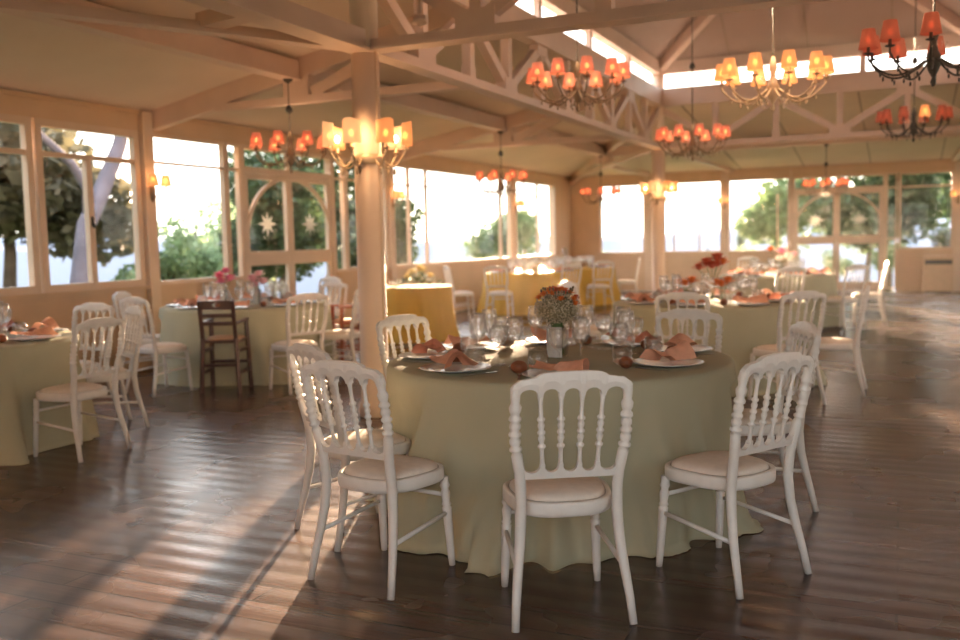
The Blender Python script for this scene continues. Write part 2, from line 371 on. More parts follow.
window('far', 3.1, 5.0, Z0, Z1, h=[(2.36, 3.1, 5.0)], label='far window at the end of the far wall')
# right and near walls (out of the frame, light the hall)
wall('right', [(YN, YF)], [(YN - .16, 4.85), (YF - .4, YF)], YN - .16, YF, 'tan panelled wall opposite the long window wall')
wall('near', [(XL, XR)], [(XL, -1.4)], XL, XR, 'tan panelled wall behind the camera')
a = 4.85
rn = ['first', 'second', 'third', 'fourth', 'fifth', 'sixth', 'seventh', 'eighth']
for i in range(6):
    a1 = a + 3.0; window('right', a + .04, a1 - .04, Z0, Z1, h=[(2.36, a + .05, a1 - .05)], fw=.06, label='%s window of the wall opposite the long window wall' % rn[i]); a = a1
a = -1.4
for i in range(2):
    a1 = a + 3.23; window('near', a + .04, a1 - .04, Z0, Z1, h=[(2.36, a + .05, a1 - .05)], fw=.06, label='%s window of the wall behind the camera' % rn[i]); a = a1

# ceilings: four sloping aisle ceilings and a hipped lantern roof
def slab(name, poly, thick, label, seams=()):
    b = MB(); n = len(poly); v = list(poly) + [(x, y, z + thick) for x, y, z in poly]
    f = [tuple(range(n)), tuple(range(2 * n - 1, n - 1, -1))] + [(i, (i + 1) % n, (i + 1) % n + n, i + n) for i in range(n)]
    b.add(v, f)
    for p, q in seams:
        b.bar((p[0], p[1], p[2] - .004), (q[0], q[1], q[2] - .004), .022, .012, 1)
    return tag(b.build(name, [M['lanterndim' if 'lantern' in name else 'ceil'], M['seam']]), label, 'ceiling', kind='structure')
A = [(XL, YN), (XR, YN), (XR, YF), (XL, YF)]; B = [(NX0, NY0), (NX1, NY0), (NX1, NY1), (NX0, NY1)]
def L3(p, q, t): return tuple(p[i] + (q[i] - p[i]) * t for i in range(3))
cl = ['sloping beige ceiling over the aisle behind the camera', 'sloping beige ceiling over the aisle away from the windows', 'sloping beige ceiling over the far aisle', 'sloping beige ceiling over the aisle along the window wall']
for i in range(4):
    j = (i + 1) % 4
    e0 = (*A[i], EAVE); e1 = (*A[j], EAVE); t1 = (*B[j], TOPZ); t0 = (*B[i], TOPZ)
    seams = []
    n = 9
    for k in range(1, n):
        x = e0[0] + (e1[0] - e0[0]) * k / n; y = e0[1] + (e1[1] - e0[1]) * k / n
        if i in (0, 2):
            if NX0 < x < NX1: seams.append(((x, e0[1], EAVE), (x, t0[1], TOPZ)))
        else:
            if NY0 < y < NY1 and i == 1: seams.append(((e0[0], y, EAVE), (t0[0], y, TOPZ)))
    slab('ceiling_aisle_%d' % (i + 1), [e0, e1, t1, t0], .14, cl[i], seams)
EZ = 4.29; K = .58; hw = (NX1 - NX0) / 2; rx = (NX0 + NX1) / 2; RZ = EZ + K * hw
ra = (rx, NY0 + hw, RZ); rb = (rx, NY1 - hw, RZ)
e = [(NX0, NY0, EZ), (NX1, NY0, EZ), (NX1, NY1, EZ), (NX0, NY1, EZ)]
sm = []
for x in (-2.64, -1.42, -.2): sm.append(((x, NY1, EZ), (x, NY1 - min(x - NX0, NX1 - x), EZ + K * min(x - NX0, NX1 - x))))
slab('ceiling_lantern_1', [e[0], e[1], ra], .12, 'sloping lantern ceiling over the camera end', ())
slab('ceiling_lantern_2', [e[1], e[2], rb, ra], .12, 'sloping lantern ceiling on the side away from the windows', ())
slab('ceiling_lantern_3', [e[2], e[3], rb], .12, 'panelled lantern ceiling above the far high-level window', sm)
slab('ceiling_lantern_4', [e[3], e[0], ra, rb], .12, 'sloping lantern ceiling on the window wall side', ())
def beam(name, segs, label, cat='beam', m='truss', parts=()):
    b = MB()
    for s in segs: b.bar(*s)
    o = tag(b.build(name, M[m]), label, cat, kind='structure')
    return o
NB = [0]
def tn(): NTRIM[0] += 1; return 'trim_%d' % NTRIM[0]
for p, q, l in [(e[0], ra, 'over the camera end by the round column'), (e[1], ra, 'over the camera end away from the windows'), (e[2], rb, 'at the far end away from the windows'), (e[3], rb, 'rising from the second column')]:
    d = Vector(q) - Vector(p); p2 = Vector(p) + d * .0
    beam(tn(), [((p2.x, p2.y, p2.z - .1), (q[0], q[1], q[2] - .1), .12, .18)], 'cream hip rafter of the lantern roof ' + l, 'rafter')
beam(tn(), [((rx, ra[1], RZ - .1), (rx, rb[1], RZ - .1), .12, .2)], 'cream ridge beam of the lantern roof', 'beam')
# lantern trusses with high-level windows on top
def lantern_side(p0, p1, n, label, wlabel):
    """bottom chord, top chord, web members; the clerestory window above is separate"""
    p0 = Vector(p0); p1 = Vector(p1); d = p1 - p0; Lh = d.length; u = d / Lh
    def at(t, z): q = p0 + u * (Lh * t); return (q.x, q.y, z)
    b = MB(); b.bar(at(0, CHB + .045), at(1, CHB + .045), .12, .07)
    root = tag(b.build(tn(), M['truss']), label, 'truss', kind='structure')
    b = MB(); b.bar(at(0, 3.7), at(1, 3.7), .16, .26); b.build('top_chord', M['truss'], root)
    b = MB(); b.bar(at(0, CHB + .004), at(1, CHB + .004), .17, .022); b.build('chord_flange', M['truss'], root)
    for k in range(n + 1):
        t = k / n; top = (k % 2 == 0)
        if 0 < k < n:
            b = MB(); w_ = .1 if not top or True else .03
            b.bar(at(t, CHB + .07), at(t, 3.6), .09, .09, up=u); b.build('web_post', M['truss'], root)
            g = MB(); zz = 3.53 if top else CHB + .14
            g.bar(at(t - .16 / Lh, zz), at(t + .16 / Lh, zz), .11, .14); g.build('gusset', M['truss'], root)
            if top:
                g = MB(); g.bar(at(t - .06 / Lh, CHB + .13), at(t + .06 / Lh, CHB + .13), .1, .12); g.build('gusset', M['truss'], root)
        if k < n:
            t2 = (k + 1) / n; za, zb = (3.55, CHB + .11) if top else (CHB + .11, 3.55)
            b = MB(); b.bar(at(t, za), at(t2, zb), .085, .1); b.build('web_brace', M['truss'], root)
    # clerestory
    NWIN[0] += 1
    b = MB(); b.bar(at(0, 4.2), at(1, 4.2), .14, .2); b.bar(at(0, 3.845), at(1, 3.845), .12, .03)
    m_ = max(2, round(Lh / 1.9))
    wo = tag(b.build('window_%d' % NWIN[0], M['truss']), wlabel, 'window', kind='structure')
    for k in range(1, m_):
        b = MB(); b.bar(at(k / m_, 3.83), at(k / m_, 4.1), .07, .09, up=u); b.build('mullion', M['truss'], wo)
    b = MB(); b.bar(at(0, 3.965), at(1, 3.965), .006, .27); b.build('pane', M['glass'], wo)
lantern_side((NX0, NY0, 0), (NX0, NY1, 0), 10, 'cream lattice truss running from the round column to the second column', 'high strip window above the truss between the two columns')
lantern_side((NX0, NY1, 0), (NX1, NY1, 0), 5, 'cream lattice truss across the far end of the lantern', 'high bright strip window above the far lattice truss')
lantern_side((NX1, NY0, 0), (NX1, NY1, 0), 10, 'cream lattice truss on the side away from the windows', 'high strip window on the side away from the window wall')
lantern_side((NX0, NY0, 0), (NX1, NY0, 0), 5, 'cream lattice truss starting at the top of the round column', 'high strip window above the camera end of the lantern')
b = MB(); b.tube([(-3.31, 6.32, CHB + .12), (-3.31, 6.32, 3.6)], .02); b.tube([(-3.31, 6.32, CHB + .14), (-3.31, 6.32, CHB + .2)], [.06, .05])
tag(b.build('tie_rod', M['truss']), 'slim hanging rod with round foot on the beam by the round column', 'rod')
# columns
def column(x, y, r0, r1, label):
    b = MB(); b.lathe([(r0 + .02, 0), (r0 + .02, .1), (r0, .13), (r1, CHB - .02)], 20, (x, y, 0))
    o = tag(b.build(tn(), M['column']), label, 'column', kind='structure')
    b = MB(); b.lathe([(r1, CHB - .02), (r1, 4.28)], 20, (x, y, 0)); b.build('column_head', M['column'], o)
    b = MB(); b.tube([(x + r1 + .005, y - .02, .0), (x + r1 - .003, y - .02, CHB)], .012, 6); b.build('conduit', M['cream'], o)
column(NX0, NY0, .112, .108, 'large round peach column ringed by glowing lamp shades')
column(NX0, NY1, .112, .108, 'slender round column in front of the far bright windows')
column(NX1, NY0, .112, .108, 'round column outside the picture on the camera end')
column(NX1, NY1, .112, .108, 'round column at the right picture edge before the bin')
# aisle frames: tie, rafter, middle block; purlins; hip ties
PX = (XL + NX0) / 2
def aisle_frame(y, xw, xn, label):
    s = 1 if xn > xw else -1
    def cz(x): return EAVE + (TOPZ - EAVE) * (x - xw) / (xn - xw)
    xm = (xw + xn) / 2; x0 = xw + s * .95
    b = MB(); b.bar((x0, y, CHB + .04), (xn, y, CHB + .04), .12, .08)
    o = tag(b.build(tn(), M['truss']), label, 'truss', kind='structure')
    b = MB(); b.bar((xw, y, cz(xw) - .1), (xn, y, cz(xn) - .1), .11, .2); b.build('rafter', M['truss'], o)
    b = MB(); b.bar((xw + s * .02, y, 2.8), (x0 + s * .1, y, CHB + .13), .1, .16); b.build('end_brace', M['truss'], o)
    b = MB(); b.bar((xm - .16, y, 3.02), (xm + .16, y, 3.02), .1, .28); b.build('middle_block', M['truss'], o)
    b = MB(); b.bar((xm + s * .2, y, CHB + .1), (xn - s * .6, y, cz(xn - s * .6) - .18), .1, .12); b.build('web_brace', M['truss'], o)
for y, l in ((2.8, 'cream roof frame over the aisle near the camera'), (8.4, 'cream roof frame holding the red shaded chandelier by the forked tree window'), (14.0, 'cream roof frame over the flower topped ochre table')):
    aisle_frame(y, XL, NX0, l)
for y, l in ((8.4, 'first'), (14.0, 'second')): aisle_frame(y, XR, NX1, '%s cream roof frame over the aisle away from the windows' % l)
YM = (NY1 + YF) / 2; YMn = (NY0 + YN) / 2; PXR = (XR + NX1) / 2; pz = 3.11
for p, q, l in [((PX, YMn, pz + .09), (PX, YM, pz + .09), 'cream purlin along the middle of the window aisle ceiling'), ((PXR, YMn, pz + .09), (PXR, YM, pz + .09), 'cream purlin along the aisle away from the windows'), ((PX, YM, pz + .09), (PXR, YM, pz + .09), 'cream purlin across the far aisle ceiling'), ((PX, YMn, pz + .09), (PXR, YMn, pz + .09), 'cream purlin across the aisle above the camera')]:
    b = MB(); b.bar(p, q, .13, .2)
    o = tag(b.build(tn(), M['truss']), l, 'purlin', kind='structure')
    b = MB(); b.bar((p[0], p[1], pz), (q[0], q[1], pz), .17, .03); b.build('purlin_flange', M['truss'], o)
for n_, (p, q), l in [(0, ((NX0, NY1), (XL, YF)), 'from the second column to the corner pier'), (1, ((NX0, NY0), (XL, YN)), 'from the round column towards the camera end'), (2, ((NX1, NY1), (XR, YF)), 'at the far end away from the windows'), (3, ((NX1, NY0), (XR, YN)), 'at the camera end away from the windows')]:
    b = MB(); b.bar((p[0], p[1], CHB + .035), (q[0], q[1], CHB + .035), .12, .07)
    o = tag(b.build(tn(), M['truss']), 'cream diagonal tie beam ' + l, 'beam', kind='structure')
    b = MB(); b.bar((p[0], p[1], TOPZ - .1), (q[0], q[1], EAVE - .1), .12, .2); b.build('hip_rafter', M['truss'], o)
    mx, my = (p[0] + q[0]) / 2, (p[1] + q[1]) / 2
    b = MB(); b.bar((mx, my, CHB + .1), (mx, my, pz + .2), .3, .3); b.build('middle_block', M['truss'], o)
for (p, q), l in [((( NX0, NY1), (NX0, YF)), 'cream tie from the second column to the far wall post'), (((PX, YM), (PX, YF)), 'short cream tie from the purlin corner to the far wall'), (((NX1, NY1), (NX1, YF)), 'cream tie from the far truss to the far wall by the bin'), (((NX0, NY0), (NX0, YN)), 'cream main beam from the round column towards the camera'), (((NX1, NY0), (NX1, YN)), 'cream main beam above the camera away from the windows')]:
    b = MB(); near = q[1] < 0; hh = .14 if near else .09
    b.bar((p[0], p[1], CHB + hh / 2 + .01), (q[0], q[1], CHB + hh / 2 + .01), .13 if near else .1, hh)
    o = tag(b.build(tn(), M['truss']), l, 'beam', kind='structure')
    if near:
        b = MB(); b.bar((p[0], p[1], CHB), (q[0], q[1], CHB), .2, .025); b.build('beam_flange', M['truss'], o)
        b = MB(); b.bar((p[0], p[1] - 1.25, CHB + .08), (p[0] + (-.62 if p[0] < 0 else .62), p[1] - 1.1, CHB + .08), .16, .1); b.build('tie_piece', M['truss'], o)
        b = MB(); b.bar((p[0], p[1] - .2, 3.6), (p[0], YN, 2.98), .1, .14); b.build('rafter', M['truss'], o)

# ------------------------------------------------------------------ napoleon chair
def post_prof(r):  # turned bead column between z .62 and .88, plain below
    return [(r * 1.05, 0), (r * 1.08, .1), (r * 1.1, .3), (r * .78, .335), (r * 1.25, .355), (r * 1.25, .375), (r * .78, .395), (r * 1.1, .43), (r * 1.1, .46), (r * .78, .485), (r * 1.22, .51), (r * 1.22, .53), (r * .78, .555), (r * 1.1, .59), (r * 1.1, .62), (r * .78, .645), (r * 1.25, .67), (r * 1.25, .69), (r * .78, .72), (r * 1.1, .76), (r * 1.25, .80), (r * .85, .84), (r * .95, .9), (r * .95, 1.0)]
def back_y(z): return -.185 - .11 * max(0, (z - .44)) / .46 * .8     # rake of the back
def seat_outline(k=1.0, n=40):
    pts = []
    for i in range(n):
        t = 2 * PI * i / n; ct, st = math.cos(t), math.sin(t)
        x = abs(ct) ** .66 * (1 if ct > 0 else -1); y = abs(st) ** .7 * (1 if st > 0 else -1)
        yy = .005 + .2 * y; w = .2 + .022 * y
        pts.append((x * w * k, yy * (k if k < 1 else 1)))
    return pts
def loft(b, rings, smooth=True, cap=True, m=0):
    n = len(rings[0]); v = [p for r in rings for p in r]; f = []
    for i in range(len(rings) - 1):
        for k in range(n):
            q = (k + 1) % n; f.append((i * n + k, i * n + q, (i + 1) * n + q, (i + 1) * n + k))
    if cap: f.append(tuple(range(n - 1, -1, -1))); f.append(tuple((len(rings) - 1) * n + k for k in range(n)))
    b.add(v, f, smooth, m)
def arch_edge(x0, x1, ztop, zleg, n=9):
    """points of an arch between two spindles, left to right"""
    r = (x1 - x0) / 2; c = (x0 + x1) / 2
    return [(c - r * math.cos(PI * i / (n - 1)), zleg + (ztop - zleg) * math.sin(PI * i / (n - 1)) ** .8) for i in range(n)]
SPX = [-.2, -.112, -.0375, .0375, .112, .2]      # posts and spindles at the top
SPB = [-.176, -.1, -.034, .034, .1, .176]        # at the lower rail
def make_chair():
    root = empty('napoleon_chair')
    # seat
    b = MB(); loft(b, [[(x, y, z) for x, y in seat_outline(k)] for k, z in ((.96, .382), (.99, .386), (1, .40), (1, .428), (.985, .436), (.92, .438), (.885, .430))])
    b.build('seat_frame', M['chair'], root)
    b = MB(); loft(b, [[(x, y + .002, z) for x, y in seat_outline(k)] for k, z in ((.86, .424), (.875, .432), (.875, .441), (.83, .452), (.68, .460), (.4, .465), (.1, .466))])
    b.build('cushion', M['cushion'], root)
    # back posts continue as flared rear legs
    b = MB(); loft(b, [[(x, y + .002, z) for x, y in seat_outline(k)] for k, z in ((.872, .432), (.895, .4375), (.905, .433))], True, False); b.build('piping', M['piping'], root)
    for s in (-1, 1):
        b = MB()
        pts = []; rad = []
        for z, x, y, r in ((0, .215, -.262, .0145), (.1, .207, -.24, .016), (.2, .195, -.215, .018), (.3, .183, -.196, .0195), (.4, .177, -.187, .021), (.5, .1765, back_y(.5), .0205)):
            pts.append((s * x, y, z)); rad.append(r)
        for r, t in post_prof(.0185)[1:]:
            z = .52 + t * .355; x = .1765 + (.2 - .1765) * smoothstep(.5, .7, z); pts.append((s * x, back_y(z), z)); rad.append(r)
        b.tube(pts, rad, 10); b.build('back_post', M['chair'], root)
    # top rail: shouldered crest above, scalloped arches below
    zt = .868; zl = .838
    low = []
    for i in range(5):
        a0 = SPX[i] + (.014 if i == 0 else .008); a1 = SPX[i + 1] - (.014 if i == 4 else .008)
        low += arch_edge(a0, a1, zt, zl)
    crest = [(.208, .84), (.213, .87), (.208, .886), (.196, .897), (.18, .902), (.165, .902), (.15, .906), (.13, .908), (.118, .918), (.1, .924), (.06, .927), (0, .928)]
    crest = crest + [(-x, z) for x, z in crest[-2::-1]]
    poly = [(-.208, zl)] + low + [(.208, zl)] + crest[1:-1]
    def lean(p): return (p[0], p[1] + back_y(p[2]), p[2])
    # split into quads columns for clean shading: build as prism strips
    b = MB()
    xs = sorted(set([x for x, z in low] + [-.213, .213, -.208, .208]))
    def topz(x):
        ax = abs(x); pr = sorted((abs(c[0]), c[1]) for c in crest[2:] if c[0] >= 0)
        if ax >= .208: return .884 - (ax - .208) * 3
        for (a, za), (c, zc) in zip(pr, pr[1:]):
            if a <= ax <= c: return za + (zc - za) * (ax - a) / max(1e-6, c - a)
        return pr[-1][1]
    lowd = {round(x, 5): z for x, z in low}
    def lowz(x): return lowd.get(round(x, 5), zl)
    v = []; f = []
    for x in xs:
        for y, z in ((-.014, lowz(x)), (.014, lowz(x)), (.017, (lowz(x) + topz(x)) / 2), (.011, topz(x)), (-.011, topz(x)), (-.017, (lowz(x) + topz(x)) / 2)): v.append(lean((x, y, z)))
    for i in range(len(xs) - 1):
        for k in range(6): q = (k + 1) % 6; f.append((i * 6 + k, i * 6 + q, (i + 1) * 6 + q, (i + 1) * 6 + k))
    f.append(tuple(range(5, -1, -1))); f.append(tuple((len(xs) - 1) * 6 + k for k in range(6)))
    b.add(v, f); b.build('top_rail', M['chair'], root)
    # lower rail with upturned cusps
    b = MB(); xs = []; ld = {}
    for i in range(5):
        a0 = SPB[i] + .007; a1 = SPB[i + 1] - .007
        for x, z in arch_edge(a0, a1, .558, .59): xs.append(x); ld[round(x, 5)] = z
    v = []; f = []; xs = sorted(xs)
    for x in xs:
        hi = ld[round(x, 5)]; lo = .535
        for y, z in ((-.012, lo), (.012, lo), (.012, hi), (-.012, hi)): v.append(lean((x, y, z)))
    for i in range(len(xs) - 1):
        for k in range(4): q = (k + 1) % 4; f.append((i * 4 + k, i * 4 + q, (i + 1) * 4 + q, (i + 1) * 4 + k))
    f.append((3, 2, 1, 0)); f.append(tuple((len(xs) - 1) * 4 + k for k in range(4)))
    b.add(v, f); b.build('lower_rail', M['chair'], root)
    for i in range(1, 5):
        b = MB(); pr = [(.012, 0), (.0085, .06), (.0075, .2), (.0085, .25), (.0145, .275), (.0145, .295), (.0085, .315), (.0085, .34), (.0125, .385), (.0125, .41), (.0085, .44), (.0145, .47), (.0145, .49), (.0085, .515), (.0125, .56), (.0125, .59), (.0085, .62), (.0145, .65), (.0145, .67), (.008, .695), (.0075, .85), (.0085, .92), (.012, 1)]
        p0 = Vector((SPB[i], back_y(.58), .58)); p1 = Vector((SPX[i], back_y(.846), .846))
        b.turned(p0, p1, pr, 8); b.build('spindle', M['chair'], root)
    for s in (-1, 1):
        b = MB(); pr = [(.013, 0), (.016, .12), (.0195, .62), (.021, .655), (.015, .67), (.021, .69), (.016, .72), (.0205, .82), (.015, .86), (.022, .9), (.018, .93), (.02, 1)]
        b.turned((s * .19, .18, 0), (s * .175, .155, .39), pr, 10); b.build('front_leg', M['chair'], root)
        b = MB(); b.tube([(s * .183, .168, .235), (s * .194, -.205, .2)], .0095, 8); b.build('stretcher', M['chair'], root)
    b = MB(); b.tube([(-.178, .16, .31), (.178, .16, .31)], .0095, 8); b.build('stretcher', M['chair'], root)
    return root
SEATS = []
CH0 = make_chair(); index_kids(); CH0_used = [False]
def chair(x, y, deg, label, group, name='napoleon_chair'):
    SEATS.append((x, y, math.radians(deg)))
    if not CH0_used[0]: o = CH0; CH0_used[0] = True
    else: o = copy_tree(CH0)
    o.location = (x, y, 0); o.rotation_euler = (0, 0, math.radians(deg)); tag(o, label, 'chair', group); return o
G1 = 'white chairs around the near table'
T1 = (-1.67, 4.68)
chair(-1.18, 3.29, 31, 'white spindle-back chair seen squarely from behind at the near table', G1)
chair(-1.96, 3.35, -10, 'white chair beside the sunlit floor with its back in front of another chair', G1)
chair(-2.36, 3.80, -30, 'white chair half hidden behind the chair beside the sunlit floor', G1)
chair(-.665, 3.865, 60, 'white chair turned aside on the shaded edge of the near table', G1)
chair(-.70, 4.93, 113, 'white chair edge-on behind the turned-aside chair at the near table', G1)
chair(-1.25, 5.56, 172, 'white chair facing the camera across the near table', G1)
chair(-2.60, 5.03, -108, 'white chair pushed in at the near table beside the round column', G1)
G2 = 'white chairs around the table with deep orange flowers'
chair(-1.65, 7.83, 5, 'white chair with its back just behind the chair facing the camera', G2)
chair(-.89, 7.97, 43, 'white chair turned half away at the table with deep orange flowers', G2)
chair(-.54, 8.60, 90, 'white chair in profile standing on the open floor side', G2)
chair(-2.95, 9.3, -95, 'white chair at the hidden side of the table with deep orange flowers', G2)
G3 = 'white chairs around the far table with pink and white flowers'
chair(-.79, 14.23, 52, 'small distant chair with dark space under its seat at the pink and white flowers', G3)
chair(-.48, 15.15, 96, 'distant pale chair in profile in front of the far glazed doors', G3)
chair(-1.53, 13.47, 36, 'distant chair with its back towards the deep orange flowers', G3)
chair(-2.96, 19.6, 29, 'pale blurred chair under the cypress window', G3)
G5 = 'white chairs around the table at the picture edge'
chair(-5.11, 4.57, 90, 'white chair with a sunlit back at the table cut by the picture edge', G5)
chair(-5.60, 5.28, 152, 'white chair edge-on with glowing beads beside the forked tree window', G5)
chair(-6.18, 5.52, -178, 'white chair facing the camera below the forked tree window', G5)
G4 = 'white chairs around the table with pink orchids'
chair(-6.45, 6.82, -11, 'white chair in profile on the window side of the dark high chair', G4)
chair(-7.2, 7.45, -68, 'white chair against the window wall behind the profile chair', G4)
chair(-5.26, 7.33, 64, 'white chair with golden gaps between its spindles beside the dark high chair', G4)
chair(-6.2, 9.12, 168, 'tan looking chair back just above the far rim of the orchid table', G4)
chair(-5.4, 8.34, 100, 'white chair half hidden by the round column', G4)
chair(-7.16, 10.48, 166, 'bright white chair in front of the arched garden doors', G4)
G8 = 'white chairs around the far ochre tables'
chair(-7.25, 15.2, -50, 'hazy white chair between the flower topped table and the far ochre table', G8)
chair(-6.54, 15.3, 8, 'hazy white chair with its back to the camera at the far ochre table', G8)
chair(-5.55, 15.9, 55, 'hazy white chair right behind the gypsophila bouquet', G8)
chair(-5.33, 19.33, 105, 'white chair in profile beneath the plain bright far window', G8)
chair(-5.42, 17.62, 38, 'hazy white chair with its back to the camera near the corner pier', G8)

# ------------------------------------------------------------------ child's high chairs
def high_chair(name, x, y, deg, wm, label):
    root = empty(name, (x, y, 0), math.radians(deg), label, 'high chair'); root.scale = (.95, .95, .94); SEATS.append((x, y, math.radians(deg)))
    for s in (-1, 1):
        b = MB(); b.bar((s * .19, -.2, 0), (s * .165, -.17, .55), .035, .035); b.bar((s * .165, -.17, .55), (s * .165, -.23, .93), .035, .032); b.build('rear_leg', wm, root)
        b = MB(); b.bar((s * .2, .17, 0), (s * .18, .15, .70), .034, .034); b.build('front_leg', wm, root)
        b = MB(); b.bar((s * .172, -.19, .70), (s * .18, .19, .715), .04, .026); b.build('armrest', wm, root)
        b = MB(); b.bar((s * .187, -.185, .2), (s * .193, .16, .2), .022, .03); b.build('side_rail', wm, root)
        b = MB(); b.bar((s * .178, -.175, .42), (s * .186, .15, .42), .022, .03); b.build('side_rail', wm, root)
    b = MB(); b.box(-.18, .18, -.17, .17, .5, .53); b.build('seat_frame', wm, root)
    b = MB(); loft(b, [[(x * k * .86, y * k * .86, z) for x, y in seat_outline()] for k, z in ((1, .53), (1.02, .538), (.95, .55), (.5, .553))]); b.build('seat', M['rush'], root)
    b = MB()   # top slat with oval hand hole
    outer = []; inner = []; n = 24
    for i in range(n):
        t = 2 * PI * i / n; c, s_ = math.cos(t), math.sin(t); k = 1 / max(abs(c), abs(s_))
        outer.append((.15 * c * k, .045 * s_ * k)); inner.append((.042 * c, .02 * s_))
    v = []; f = []
    for yy in (-.012, .012):
        for x_, z_ in outer + inner: v.append((x_, -.222 + yy, .885 + z_))
    for i in range(n):
        j = (i + 1) % n
        f += [(i, j, n + j, n + i), (2 * n + j, 2 * n + i, 3 * n + i, 3 * n + j), (i, 2 * n + i, 2 * n + j, j), (n + i, n + j, 3 * n + j, 3 * n + i)]
    b.add(v, f); b.build('top_slat', wm, root)
    for z in (.70, .78):
        b = MB(); b.bar((-.16, -.19 - (z - .6) * .1, z), (.16, -.19 - (z - .6) * .1, z), .022, .04); b.build('back_slat', wm, root)
    b = MB(); b.bar((-.19, .15, .28), (.19, .15, .28), .08, .025); b.build('footrest', wm, root)
    b = MB(); b.bar((-.185, -.185, .28), (.185, -.185, .28), .022, .03); b.build('back_rail', wm, root)
high_chair('high_chair', -5.89, 7.07, 22, M['darkwood'], 'dark brown wooden child high chair with its back to the camera')
high_chair('high_chair', -5.72, 9.02, 140, M['redwood'], 'red-brown wooden child high chair beside the round column')

# ------------------------------------------------------------------ tables and floor-length cloths
def cloth(name, c, R, m, label, group, seed, dents=(), flare=.16, pud=.0, n=144, H=.75, flares=(), foldamp=.085, nfold=44):
    R_ = random.Random(seed); ph = [R_.uniform(0, 6.28) for _ in range(6)]; fr = [9, 14, 19, 23]
    am = [R_.uniform(.5, 1) for _ in range(4)]; rings = []
    ridges = [(R_.uniform(0, 2 * PI), math.radians(R_.uniform(1.6, 4.2)), R_.uniform(.3, 1.0), R_.uniform(.15, .68), R_.uniform(-.1, .1)) for _ in range(nfold)]
    def fold(t, z):
        q = .25 * sum(am[i] * math.sin(fr[i] * t + ph[i] + .9 * math.sin(2 * t + ph[4])) for i in range(4)) / 2.2 * min(1, (H - z) / H * 1.5)
        for a, w, h, z0, sl in ridges:
            d = (t - a - sl * (H - z) + PI) % (2 * PI) - PI
            if abs(d) < 3 * w: q += h * math.exp(-abs(d / w) ** 1.5) * smoothstep(z0 + .06, max(-.1, z0 - .5), z)
        return q
    def slow(t): return .5 + .5 * math.sin(3 * t + ph[5]) * .6 + .2 * math.sin(7 * t + ph[2])
    for r in (0.02, .3 * R, .6 * R, .9 * R, R - .02): rings.append([(c[0] + r * math.cos(2 * PI * k / n), c[1] + r * math.sin(2 * PI * k / n), H) for k in range(n)])
    rings.append([(c[0] + (R - .004) * math.cos(2 * PI * k / n), c[1] + (R - .004) * math.sin(2 * PI * k / n), H - .006) for k in range(n)])
    # the cloth is pushed in wherever a chair stands against it
    def lerp_r(a, b_, q): return a if b_ >= a else a + (b_ - a) * q
    near = [q for q in SEATS if math.hypot(q[0] - c[0], q[1] - c[1]) < R + 1.0]; lim = []
    for k in range(n):
        t = 2 * PI * k / n; r = R + .6; hit = None
        while r > .3:
            px, py = c[0] + r * math.cos(t), c[1] + r * math.sin(t)
            for sx, sy, sa in near:
                dx, dy = px - sx, py - sy; lx = dx * math.cos(sa) + dy * math.sin(sa); ly = -dx * math.sin(sa) + dy * math.cos(sa)
                if abs(lx) < .262 and -.30 < ly < .248: hit = r
            r -= .01
        lim.append(hit - .012 if hit else 9)
    zs = [.72, .66, .58, .5, .42, .34, .26, .18, .1, .045, .012]
    for z in zs:
        u = 1 - z / H; ring = []
        for k in range(n):
            t = 2 * PI * k / n
            r = R + .002 + flare * (.25 + .75 * slow(t)) * u ** 1.15 + foldamp * fold(t, z)
            for fa, fw_, fr_ in flares: r += fr_ * math.exp(-(((t - math.radians(fa) + PI) % (2 * PI) - PI) / math.radians(fw_)) ** 2) * smoothstep(.35, .0, z)
            ring.append(min(r, lerp_r(r, lim[k], smoothstep(.66, .5, z))))
        ring = [(c[0] + r * math.cos(2 * PI * k / n), c[1] + r * math.sin(2 * PI * k / n), z) for k, r in enumerate(ring)]
        rings.append(ring)
    ring = []
    for k in range(n):
        t = 2 * PI * k / n; p = rings[-1][k]; w = pud * max(0, slow(t) + .3 * fold(t, 0))
        q = Vector((p[0] - c[0], p[1] - c[1], 0)).normalized() * (.012 + w); ring.append((p[0] + q.x, p[1] + q.y, .004))
    rings.append(ring)
    b = MB(); loft(b, rings, True, False); b.f.append(tuple(range(n))); b.sm.append(True); b.mi.append(0)
    return tag(b.build(name, m), label, 'tablecloth', group)
tb0 = None
def round_table(c, R, label, H=.742):
    global tb0
    root = empty('round_table', (c[0], c[1], 0), 0, label, 'table', 'round banquet tables under the cloths')
    b = MB(); b.lathe([(R - .03, H - .03), (R - .02, H - .02), (R - .02, H - .008), (R - .03, H)], 48); b.build('tabletop', M['bin'], root)
    r = R * .45
    for k in range(4):
        t = PI / 4 + k * PI / 2; b = MB(); b.tube([(r * math.cos(t), r * math.sin(t), 0), (r * .9 * math.cos(t), r * .9 * math.sin(t), H - .03)], .016, 8); b.build('leg', M['darkiron'], root)
def ang(c, x, y): return math.degrees(math.atan2(y - c[1], x - c[0]))
T2, T3, T4, T5, T6, T8, T9 = (-1.7, 9.05), (-1.75, 14.85), (-6.4, 8.05), (-6.24, 4.45), (-6.26, 11.6), (-6.45, 16.6), (-6.3, 18.75)
GC = 'floor-length cloths on the round tables'
cloth('tablecloth', T1, .91, M['sage'], 'sage green cloth falling to the floor from the near table', GC, 3,
      [(ang(T1, -.70, 4.93), 17, .27), (ang(T1, -1.25, 5.56), 17, .30), (ang(T1, -2.60, 5.03), 17, .22), (ang(T1, -2.36, 3.8), 12, .16), (ang(T1, -.67, 3.86), 12, .1)], .08, .03, 360, foldamp=.10, nfold=64, flares=[(-89, 8, .24), (-72, 7, .06), (-108, 6, .07), (-50, 6, .05)])
